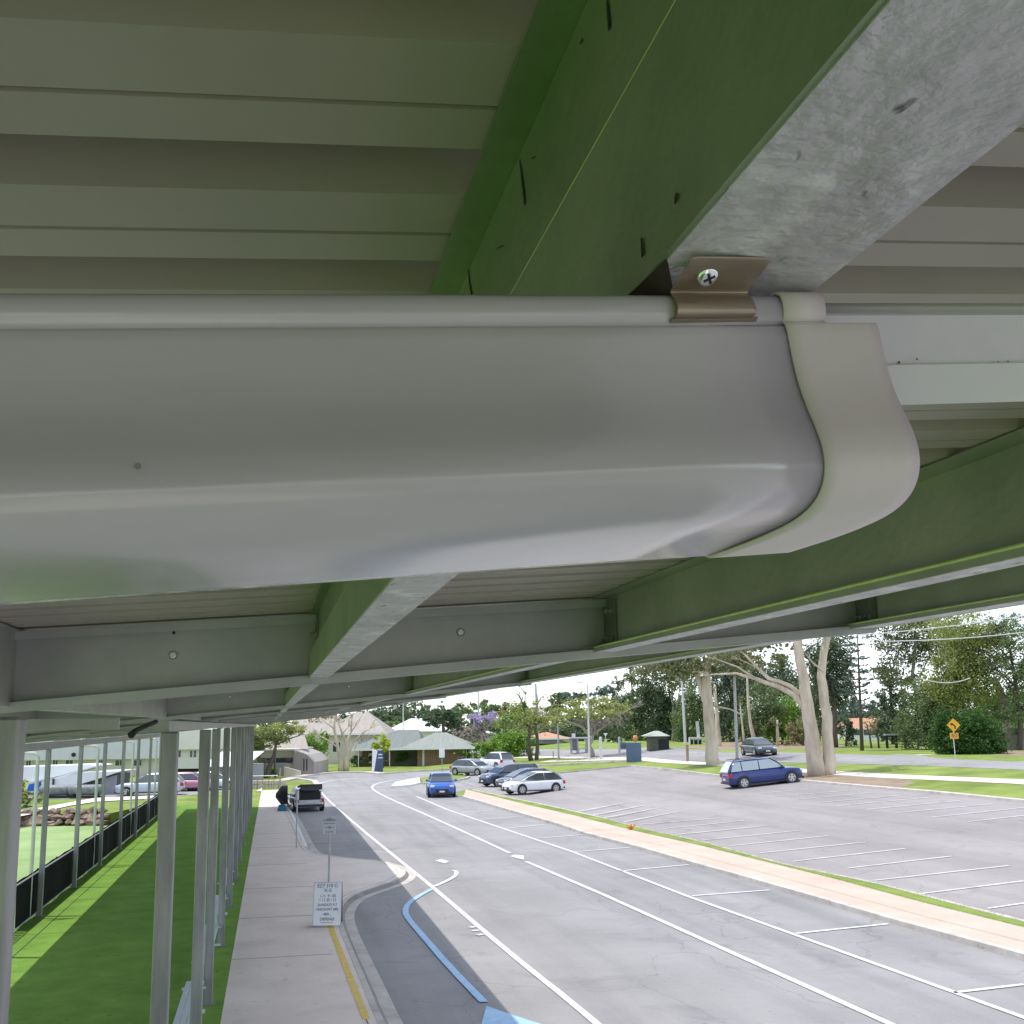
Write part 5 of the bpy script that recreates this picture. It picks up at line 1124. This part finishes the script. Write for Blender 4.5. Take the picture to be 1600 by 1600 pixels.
# ================================================================== black screen fence along the outer posts
ft = empty('screen_fence', (-6.0, 25, 0), 0, 'low black mesh fence along the outer row of posts', 'fence')
scr = mat('black_shade_mesh', (.004, .0045, .005), (.010, .011, .012), scale=3, rough=.9, spec=.15, bump=.4, bscale=9)
def fl_(x): return x + 6.0
b = MB(); N = 60; y0, y1 = 31.2 - 25, 72 - 25
for i in range(N + 1):
    y = y0 + (y1 - y0) * i / N; w = .018 * math.sin(y * 2.3) + .01 * math.sin(y * 7.1)
    b.v += [(w, y, .13), (w + .02 * math.sin(y * 5), y, .7), (-.0, y, 1.28 + .015 * math.sin(y * 3))]
for i in range(N):
    for k in (0, 1): b.f.append((i * 3 + k, i * 3 + k + 1, i * 3 + 4 + k, i * 3 + 3 + k))
b.build('mesh_screen', scr, ft, smooth=True)
b = MB(); b.tube([(.03, -6, 1.22), (.03, y1, 1.22)], .022, 8); b.build('top_rail', M['pole'], ft)
b = MB(); b.tube([(.03, -6, .17), (.03, y1, .17)], .018, 8); b.build('bottom_rail', M['pole'], ft)
for i in range(16):
    b = MB(); b.tube([(.0, 3.3 + i * 2.8, .1), (.0, 3.3 + i * 2.8, 1.3)], .025, 8); b.build('stanchion', M['black'], ft)
b = MB()
for i in range(12): b.box((.0, 2.6 + i * .3, .3), (.02, 2.8 + i * .3, 1.1))
b.build('timber_slat_panel', M['timber'], ft)

# ================================================================== buildings
def brick(name, c1, c2, mortar):
    m = bpy.data.materials.new(name); m.use_nodes = True; n, l = m.node_tree.nodes, m.node_tree.links
    t = n.new('ShaderNodeTexCoord'); mp_ = n.new('ShaderNodeMapping'); mp_.inputs['Rotation'].default_value = (R(90), 0, 0); k = n.new('ShaderNodeTexBrick')
    k.inputs['Color1'].default_value = (*c1, 1); k.inputs['Color2'].default_value = (*c2, 1); k.inputs['Mortar'].default_value = (*mortar, 1); k.inputs['Scale'].default_value = 2.2
    l.new(t.outputs['Object'], mp_.inputs[0]); l.new(mp_.outputs[0], k.inputs[0]); l.new(k.outputs[0], n['Principled BSDF'].inputs['Base Color']); n['Principled BSDF'].inputs['Roughness'].default_value = .9
    return m
M['brick'] = brick('brown_brick', (.26, .15, .09), (.33, .20, .12), (.30, .24, .18))
M['groof'] = mat('grey_green_roof', (.135, .155, .14), (.175, .195, .18), scale=.8, rough=.6, stretch=(5, .4, .4))
M['wroof'] = mat('white_metal_roof', (.72, .74, .74), (.80, .81, .81), scale=.6, rough=.5)
M['broof'] = mat('beige_roof', (.29, .255, .22), (.36, .325, .285), scale=.8, rough=.75, stretch=(4, .5, .5))
M['render'] = mat('cream_render', (.60, .55, .47), (.66, .61, .53), scale=1, rough=.85)
M['cladding'] = mat('grey_timber_cladding', (.30, .27, .25), (.42, .385, .36), scale=3, rough=.85, stretch=(5, 1, .15))
M['gwall'] = mat('grey_wall', (.26, .265, .29), (.31, .315, .34), scale=1, rough=.85)
M['win'] = mat('window_glass', (.05, .06, .07), rough=.08, spec=.8)
M['terracotta'] = mat('terracotta_roof', (.42, .20, .12), (.52, .28, .18), scale=2, rough=.8, stretch=(3, 1, 1))
M['pwall'] = mat('pale_building_wall', (.56, .56, .60), (.62, .62, .66), scale=.6, rough=.7)
def bldg(name, label, s, cat='house'): return empty(name, s.o, RZ, label, cat)
def bx(s, nm, x0, x1, y0, y1, d0, d1, m, parent, zabs0=None, bevel=0):
    """box whose front face spans the given pixels; d0, d1: depth range in metres behind the site"""
    a, c = s.p(x0, y0), s.p(x1, y1); z0 = zabs0 if zabs0 is not None else a.z
    b = MB(); b.box((a.x, d0, z0), (c.x, d1, c.z)); return b.build(nm, m, parent, bevel=bevel)
def window(s, x0, x1, y0, y1, d, parent, fm='signw'):
    a, c = s.p(x0, y0), s.p(x1, y1); fw = max(.05, (c.x - a.x) * .06)
    b = MB(); b.box((a.x, d - .05, a.z), (c.x, d - .01, c.z)); f = b.build('window', M['win'], parent)
    b = MB()
    for q in (((a.x - fw, a.z - fw), (c.x + fw, a.z)), ((a.x - fw, c.z), (c.x + fw, c.z + fw)), ((a.x - fw, a.z), (a.x, c.z)), ((c.x, a.z), (c.x + fw, c.z)), (((a.x + c.x) / 2 - fw * .3, a.z), ((a.x + c.x) / 2 + fw * .3, c.z))):
        b.box((q[0][0], d - .08, q[0][1]), (q[1][0], d - .052, q[1][1]))
    b.build('window_frame', M[fm], f)
def hip(parent, nm, m, x0, x1, y0, y1, ze, zr, ridge_in0, ridge_in1, over=.5, ym=None, fascia=True):
    """hip roof over a plan rectangle, ridge along x"""
    x0 -= over; x1 += over; y0 -= over; y1 += over; ym = (y0 + y1) / 2 if ym is None else ym
    b = MB(); b.add([(x0, y0, ze), (x1, y0, ze), (x1, y1, ze), (x0, y1, ze), (x0 + ridge_in0, ym, zr), (x1 - ridge_in1, ym, zr)], [(0, 1, 5, 4), (1, 2, 5), (2, 3, 4, 5), (3, 0, 4), (0, 3, 2, 1)])
    o = b.build(nm, m, parent)
    if fascia:
        b = MB(); b.box((x0, y0 - .03, ze - .22), (x1, y0, ze + .02)); b.box((x0 - .03, y0, ze - .22), (x0, y1, ze + .02)); b.box((x1, y0, ze - .22), (x1 + .03, y1, ze + .02)); b.build('fascia', M['signw'], o)
    return o
# brick house
s = S(650, 1197); t = bldg('brick_house', 'low brown brick house with grey green hipped roof beyond the lawn', s)
X = lambda px: s.p(px, 1190).x; Z = lambda py, px=650: s.p(px, py).z
bx(s, 'wall', 652, 731, 1197, 1168.5, 0, 7, M['brick'], t, 0)
bx(s, 'wall', 560, 652, 1197, 1169, 3.2, 10, M['brick'], t, 0)
g = bx(s, 'garage_door', 611, 650, 1197, 1172, 3.05, 3.15, mat('olive_door', (.16, .17, .13), (.19, .20, .16), scale=2, rough=.7, stretch=(.2, 1, 8)), t, 0)
b = MB(); zt = s.p(650, 1168.5).z
hip(t, 'roof', M['groof'], X(548), X(655), -.2, 11, zt, Z(1141, 600), 5.5, 1.0)
hip(t, 'roof', mat('pale_green_grey_roof', (.20, .22, .19), (.26, .28, .24), scale=.8, rough=.6, stretch=(5, .4, .4)), X(634), X(736), -1.2, 8.5, zt + .03, Z(1145, 686), (X(686) - X(634)) * .95, (X(736) - X(686)) * .95)
for px in (561, 609.5, 729): bx(s, 'veranda_post', px - .6, px + .6, 1197, 1168.5, -.55, -.45, M['signw'], t, 0)
w_ = MB(); w_.box((X(572), 2.3, .3), (X(581), 2.9, 1.5)); ac = w_.build('air_conditioner', M['signw'], t, bevel=.03); b = MB(); b.disc((X(576), 2.29, .9), .32, (0, -1, 0), 18); b.build('fan_grille', M['dark'], ac)
window(s, 590, 602, 1190, 1174, 3.2, t); window(s, 716, 727, 1196, 1183, 0, t)
b = MB(); b.box((X(660), -.01, 0), (X(663), .0, Z(1169))); b.build('downpipe', M['signw'], t)
b = MB(); b.tube([(X(622), 5, Z(1150)), (X(622), 5, Z(1147))], .3, 10); b.build('roof_vent', M['gwall'], t)
# white roofed hall behind
s = S(645, D=200); t = bldg('white_roofed_hall', 'building with bright white hipped roof behind the brick house', s, 'hall')
X = lambda px: s.p(px, 1150).x; Z = lambda py: s.p(645, py).z
b = MB(); b.box((X(606), 0, 0), (X(692), 14, Z(1143))); b.build('wall', M['render'], t); hip(t, 'roof', M['wroof'], X(606), X(692), 0, 14, Z(1142), Z(1122.5), X(640) - X(606), X(692) - X(664))
s = S(735, D=205); t = bldg('white_roofed_shed', 'low white roofed shed glimpsed under the purple tree', s, 'shed')
b = MB(); b.box((s.p(712, 1150).x, 0, 0), (s.p(770, 1150).x, 8, s.p(735, 1148).z)); b.build('wall', M['render'], t); hip(t, 'roof', M['wroof'], s.p(712, 1150).x, s.p(770, 1150).x, 0, 8, s.p(735, 1147).z, s.p(735, 1139).z, 3, 3)
# big beige roofed house behind the bare tree
s = S(520, D=150); t = bldg('beige_house', 'large pale house with beige gabled roofs behind the leafless tree', s)
X = lambda px: s.p(px, 1150).x; Z = lambda py, px=520: s.p(px, py).z
b = MB(); b.box((X(440), 0, 0), (X(598), 12, Z(1146))); b.build('wall', M['render'], t)
hip(t, 'roof', M['broof'], X(505), X(600), -.5, 12, Z(1146), Z(1112), 4, X(600) - X(560)); hip(t, 'roof', M['broof'], X(425), X(545), 2.5, 16, Z(1150), Z(1108), X(470) - X(425), 5, over=.6)
bx(s, 'wall', 548, 562, 1200, 1160, -1.5, 0, M['render'], t, 0); window(s, 520, 532, 1175, 1160, 0, t); window(s, 470, 486, 1178, 1160, 0, t); window(s, 445, 455, 1178, 1162, 0, t)
# timber clad modern house
s = S(450, 1213); t = bldg('timber_clad_house', 'modern low house of grey timber boards with cream garden wall', s)
X = lambda px: s.p(px, 1200).x; Z = lambda py, px=450: s.p(px, py).z
b = MB(); b.prism([(X(456), 1, 0), (X(488), 1, 0), (X(488), 1, Z(1192)), (X(477), 1, Z(1180)), (X(456), 1, Z(1172))], (0, 9, 0)); b.build('clad_wall', M['cladding'], t)
b = MB()
for k in range(16): x = X(456) + (X(488) - X(456)) * k / 15; b.box((x - .02, .955, .02), (x + .02, .995, Z(1172) - max(0, (x - X(470))) * .55 - .25))
b.build('batten', M['cladding'], t)
bx(s, 'wall', 384, 456, 1213, 1172, 2.5, 10, M['render'], t, 0); bx(s, 'roof', 380, 460, 1174, 1170.5, 1.6, 11, M['render'], t)
bx(s, 'window_band', 396, 450, 1194, 1185, 2.38, 2.46, M['win'], t); bx(s, 'front_wall', 380, 447, 1210, 1192.5, .3, .6, M['gwall'], t, 0)
b = MB(); b.prism([(X(447), -1.0, 0), (X(474), -1.6, 0), (X(474), -1.6, Z(1204)), (X(447), -1.0, Z(1197.5))], (0, .3, 0)); b.build('garden_wall', M['render'], t)
for px in (471, 475.5): bx(s, 'slot_window', px, px + 2.4, 1205, 1186, .90, .952, M['win'], t)
b = MB(); b.prism([(X(384), 4, Z(1172)), (X(470), 4, Z(1172)), (X(455), 7, Z(1150)), (X(400), 7, Z(1148))], (0, .3, 0)); b.build('upper_roof', M['broof'], t)
# stone wall and railing at the end of the path
s = S(412, 1232); t = empty('stone_wall', s.o, RZ, 'low pale stone wall at the end of the sunlit footpath', 'wall')
stonem = mat('pale_stone', (.48, .40, .34), (.66, .58, .50), scale=6, rough=.9, bump=.6, bscale=10)
b = MB(); x = s.p(383, 1230).x; xe = s.p(436, 1230).x
while x < xe:
    w = random.uniform(.35, .6)
    for r_ in range(2): b.box((x + .015, random.uniform(-.03, .03), .32 * r_), (x + w - .015, .4, .32 * r_ + .30))
    x += w
b.build('stone_course', stonem, t, bevel=.03)
t = empty('railing', s.o + FW * -.6, RZ, 'thin grey handrail in front of the low stone wall', 'railing')
b = MB(); b.tube([(s.p(383, 1230).x, 0, 1.0), (xe, 0, 1.02)], .035, 6); b.build('top_rail', M['pole'], t)
for px in (385, 395.5, 404, 413, 422, 430): b = MB(); x = s.p(px, 1230).x; b.tube([(x, 0, 0), (x, 0, 1.0)], .03, 6); b.build('baluster', M['timber'], t)
# red roofed house by the park
s = S(1350, 1154); t = bldg('red_tiled_house', 'white house with terracotta tiled roof far beyond the park lawn', s)
X = lambda px: s.p(px, 1150).x; Z = lambda py: s.p(1350, py).z
b = MB(); b.box((X(1322), 0, 0), (X(1385), 9, Z(1138))); b.build('wall', M['signw'], t); hip(t, 'roof', M['terracotta'], X(1326), X(1392), 0, 9, Z(1138), Z(1122), X(1335) - X(1326), 3, over=.5)
bx(s, 'window', 1329, 1345, 1149, 1140, -.06, -.02, M['win'], t); bx(s, 'window', 1350, 1372, 1149, 1140, -.06, -.02, M['win'], t)
b = MB(); b.box((X(1318), -2.5, 0), (X(1330), 0, Z(1136))); b.build('porch', M['signw'], t); bx(s, 'porch_window', 1321, 1325, 1148, 1140, -2.56, -2.51, M['win'], t)
s = S(1400, 1157); t = empty('low_white_wall', s.o, RZ, 'low white garden wall beyond the picnic table', 'wall'); b = MB(); b.box((s.p(1325, 1155).x, 0, 0), (s.p(1432, 1155).x, .3, s.p(1400, 1149).z)); b.build('wall', M['signw'], t); b = MB(); b.box((s.p(1325, 1155).x - .1, -.05, s.p(1400, 1149).z), (s.p(1432, 1155).x + .1, .35, s.p(1400, 1148.3).z)); b.build('coping', M['signw'], t)
s = S(870, 1162); t = bldg('red_roof_cottage', 'cottage with dull red roof behind the flat topped tree', s)
b = MB(); b.box((s.p(826, 1160).x, 0, 0), (s.p(880, 1160).x, 7, s.p(860, 1153).z)); b.build('wall', M['gwall'], t); hip(t, 'roof', M['terracotta'], s.p(826, 1160).x, s.p(884, 1160).x, 0, 7, s.p(860, 1153).z, s.p(860, 1144).z, 3, 3)
# far left: pale two storey building
s = S(130, D=120); t = bldg('pale_office_building', 'long pale two storey building with deep blank fascia at far left', s, 'building')
X = lambda px: s.p(px, 1190).x; Z = lambda py: s.p(130, py).z
b = MB(); b.box((X(-60), .8, 0), (X(252), 16, Z(1150))); b.build('wall', M['render'], t); b = MB(); b.box((X(-64), 0, Z(1187)), (X(256), 16.4, Z(1140))); b.build('fascia', M['pwall'], t)
for a_, c_ in ((36, 44), (78, 86), (98, 110), (146, 160), (176, 190), (205, 218)): window(s, a_, c_, 1197, 1188, .8, t)
b = MB(); b.tube([(X(115), -.05, Z(1179)), (X(115), -.2, Z(1179))], s.m(3.2), 16); b.build('round_vent', M['dark'], t)
# white building between the posts
s = S(292, D=105); t = bldg('white_block', 'plain white rendered block with small dark windows between the posts', s, 'building')
X = lambda px: s.p(px, 1190).x; Z = lambda py: s.p(292, py).z
wm = mat('warm_white_render', (.62, .60, .58), (.68, .66, .64), scale=1, rough=.8)
b = MB(); b.box((X(262), 0, Z(1201)), (X(360), 10, Z(1171))); b.build('upper_wall', wm, t); b = MB(); b.box((X(258), -.6, Z(1170.8)), (X(364), 10.5, Z(1140))); b.build('parapet', mat('cream_parapet', (.66, .63, .57), (.72, .69, .62), scale=.8, rough=.8), t)
b = MB(); b.box((X(264), .8, 0), (X(358), 9.5, Z(1201.2))); b.build('lower_wall', M['dark'], t)
for a_ in (279, 297, 303): bx(s, 'window', a_, a_ + 3.5, 1183, 1173, -.05, -.01, M['win'], t)
s = S(340, D=96); t = bldg('grey_annex', 'grey annex with pale sloping roof seen between the posts', s, 'building')
X = lambda px: s.p(px, 1190).x; Z = lambda py: s.p(340, py).z
b = MB(); b.box((X(322), 0, 0), (X(384), 7, Z(1198))); b.build('wall', M['gwall'], t); b = MB(); b.prism([(X(318), -.8, Z(1198)), (X(318), 6, Z(1178)), (X(318), 6, Z(1177)), (X(318), -.8, Z(1197))], (X(388) - X(318), 0, 0)); b.build('roof', M['wroof'], t)
bx(s, 'window', 324, 336, 1206, 1199, -.06, -.01, M['win'], t)
# angled white canopies, blue wall, dark shed
s = S(110, 1243); t = bldg('angled_canopies', 'two sharply angled white roofs over a dark shed beyond the lawn', s, 'shelter')
X = lambda px: s.p(px, 1230).x; Z = lambda py: s.p(110, py).z
def wing(pts, d0, d1, m, nm):
    b = MB(); b.prism([(X(px), d0, Z(py)) for px, py in pts], (0, d1 - d0, 0)); return b.build(nm, m, t)
wing([(-20, 1224), (-20, 1199), (125, 1196), (140, 1198), (78, 1214), (40, 1222)], 1.5, 5, M['wroof'], 'upper_roof')
wing([(34, 1224), (80, 1215), (140, 1199), (154, 1192), (153, 1195), (80, 1218), (36, 1227)], .9, 1.4, M['pwall'], 'roof_edge')
wing([(77, 1231), (77, 1219), (124, 1207), (188, 1206), (160, 1215), (110, 1230)], 0, 4, M['wroof'], 'lower_roof')
wing([(77, 1246), (77, 1231), (110, 1230), (160, 1215), (178, 1211), (178, 1246)], .6, 3.6, mat('charcoal_cladding', (.06, .065, .075), (.09, .095, .105), scale=1, rough=.7), 'shed_wall')
wing([(160, 1246), (160, 1217), (178, 1212), (178, 1246)], .45, .58, M['gwall'], 'end_wall')
wing([(40, 1236), (43, 1225), (60, 1221), (60, 1235)], .2, .5, mat('bright_blue_panel', (.01, .10, .55), rough=.5), 'blue_panel')
b = MB(); b.box((X(84) - .06, -.2, 0), (X(84) + .06, -.08, Z(1216))); b.build('support_post', M['black'], t)
# covered boats beside the shed
s = S(98, 1247)
bm_ = mat('boat_cover', (.14, .16, .17), (.24, .26, .27), scale=3, rough=.6)
for i, (px, ln, lab) in enumerate(((92, 2.6, 'small grey boat on the ground before the angled roofs'), (135, 2.4, 'second small grey boat right of the first one'))):
    s = S(px, 1247); t = empty('small_boat', s.o, RZ, lab, 'boat', 'small boats by the shed')
    b = MB(); st = [(-ln / 2, .55, .35), (-ln * .2, .68, .3), (ln * .2, .6, .3), (ln * .42, .3, .42), (ln / 2, .03, .6)]
    for x, w, z0 in st: b.v += [(x, -w, .75), (x, -w * .7, z0), (x, 0, z0 - .12), (x, w * .7, z0), (x, w, .75), (x, 0, .95)]
    for k in range(4):
        for j in range(6): b.f.append((k * 6 + j, k * 6 + (j + 1) % 6, k * 6 + 6 + (j + 1) % 6, k * 6 + 6 + j))
    b.f += [tuple(range(6))[::-1], tuple(range(24, 30))]; b.build('hull', bm_, t, smooth=True)
    b = MB(); b.box((-.9, -.5, .12), (-.8, .5, .3)); b.box((.7, -.4, .12), (.8, .4, .3)); b.box((-1, -.45, 0), (.9, -.38, .14)); b.box((-1, .38, 0), (.9, .45, .14)); b.build('cradle', M['black'], t)
# rock retaining wall across the lawn
s = S(110, 1290); t = empty('rock_wall', s.o, RZ, 'retaining wall of rough brown boulders across the lawn', 'rock wall')
rm = mat('brown_rock', (.11, .08, .06), (.34, .25, .20), scale=2.4, rough=.95, bump=.9, bscale=6, detail=12)
b = MB(); x0, x1 = s.p(-30, 1290).x, s.p(166, 1290).x
ico = bmesh.new(); bmesh.ops.create_icosphere(ico, subdivisions=2, radius=1); iv = [v.co.copy() for v in ico.verts]; ifc = [tuple(v.index for v in f.verts) for f in ico.faces]; ico.free()
x = x0
while x < x1:
    for r_ in range(3):
        sx, sy, sz = random.uniform(.16, .42), random.uniform(.25, .4), random.uniform(.13, .24); ph = [random.uniform(0, 6) for _ in range(4)]
        cx_, cy_, cz_ = x + random.uniform(-.15, .15), .35 * r_ + random.uniform(-.1, .1), .12 + .27 * r_ + random.uniform(-.06, .06)
        b.add([(cx_ + v.x * sx * (1 + .22 * math.sin(3 * v.y + ph[0]) + .12 * math.sin(6 * v.z + ph[1])), cy_ + v.y * sy * (1 + .2 * math.sin(4 * v.z + ph[2])), cz_ + v.z * sz * (1 + .2 * math.sin(4 * v.x + ph[3]))) for v in iv], ifc)
    x += random.uniform(.24, .5)
b.build('boulder_course', rm, t, smooth=False)
sheet('raised_lawn', [tuple((s.o + RT * xx + FW * yy)[:2]) for xx, yy in ((x0, .7), (x1, .7), (x1, 12), (x0, 12))], .55, M['grass'], thick=.5)
sheet('footpath', W([(20, 1277), (60, 1269), (110, 1258), (150, 1252), (250, 1246), (250, 1242), (150, 1246), (60, 1262), (20, 1268)], .62), .60, M['concrete'])
sheet('road', W([(-60, 1247), (100, 1249), (262, 1246), (384, 1234), (384, 1229), (262, 1236), (100, 1240), (-60, 1238)]), .01, M['asphalt'])
sheet('bare_ground', W([(262, 1276), (300, 1268), (345, 1262), (345, 1257), (300, 1262), (262, 1268)], 0), .02, M['earth'])
for px, py, ty, lab in ((92, 1266, 1255, 'dark bollard by the pale path at far left'), (199, 1255, 1237, 'dark bollard in front of the silver wagon'), (223, 1254, 1246, 'short dark bollard behind the fence end')):
    s = S(px, py); t = empty('bollard', s.o, RZ, lab, 'bollard', 'dark bollards by the far path'); h = s.p(px, ty).z
    b = MB(); b.tube([(0, 0, 0), (0, 0, h)], .07, 10); b.build('shaft', M['black'], t); b = MB(); b.tube([(0, 0, h), (0, 0, h + .05)], [.09, .06], 10); b.build('cap', M['black'], t)

# ragged grass tufts along the verge and the lawn edges
def tufts(name, line, w, size, n, z0, m=None):
    L = [Vector((a[0], a[1])) for a in line]; seg = [(a, c, (c - a).length) for a, c in zip(L[:-1], L[1:])]; tot = sum(k[2] for k in seg); V = []
    for _ in range(n):
        r = random.random() * tot
        for a, c, l in seg:
            if r < l: break
            r -= l
        q = a.lerp(c, min(1, r / l)); q = q + Vector((random.gauss(0, w), random.gauss(0, w))); z = terr(q.x) + z0
        for k in range(3):
            th = random.uniform(0, 6.28); h = size * random.uniform(.5, 1.3); dx, dy = math.cos(th), math.sin(th); e = random.uniform(.1, .7) * h
            V += [(q.x - dy * h * .12, q.y + dx * h * .12, z), (q.x + dy * h * .12, q.y - dx * h * .12, z), (q.x + dx * e, q.y + dy * e, z + h)]
    me = bpy.data.meshes.new(name); me.from_pydata(V, [], [(i, i + 1, i + 2) for i in range(0, len(V), 3)]); me.materials.append(m or M['grass'])
    o = bpy.data.objects.new(name, me); col.objects.link(o); o['kind'] = 'stuff'
vm = [((a[0] + c[0]) / 2, (a[1] + c[1]) / 2) for a, c in zip(gedge, near_edge)]
bl = leafm('grass_blade', (.17, .24, .05), 1.3)
tufts('verge_grass_blades', [v for v in gedge if 16 < v[1] < 60], .035, .04, 4500, .10, bl)
tufts('verge_grass_blades', [v for v in near_edge if 16 < v[1] < 60], .035, .04, 3000, .10, bl)
s_, a_, u_ = gp(215, 728, -.0166)
b = MB(); b.disc(gw(s_, a_, u_), .0011, -Vector(e1), 10); gparent(b.build('dirt_spot', mat('dirt', (.22, .21, .22), rough=.9)))
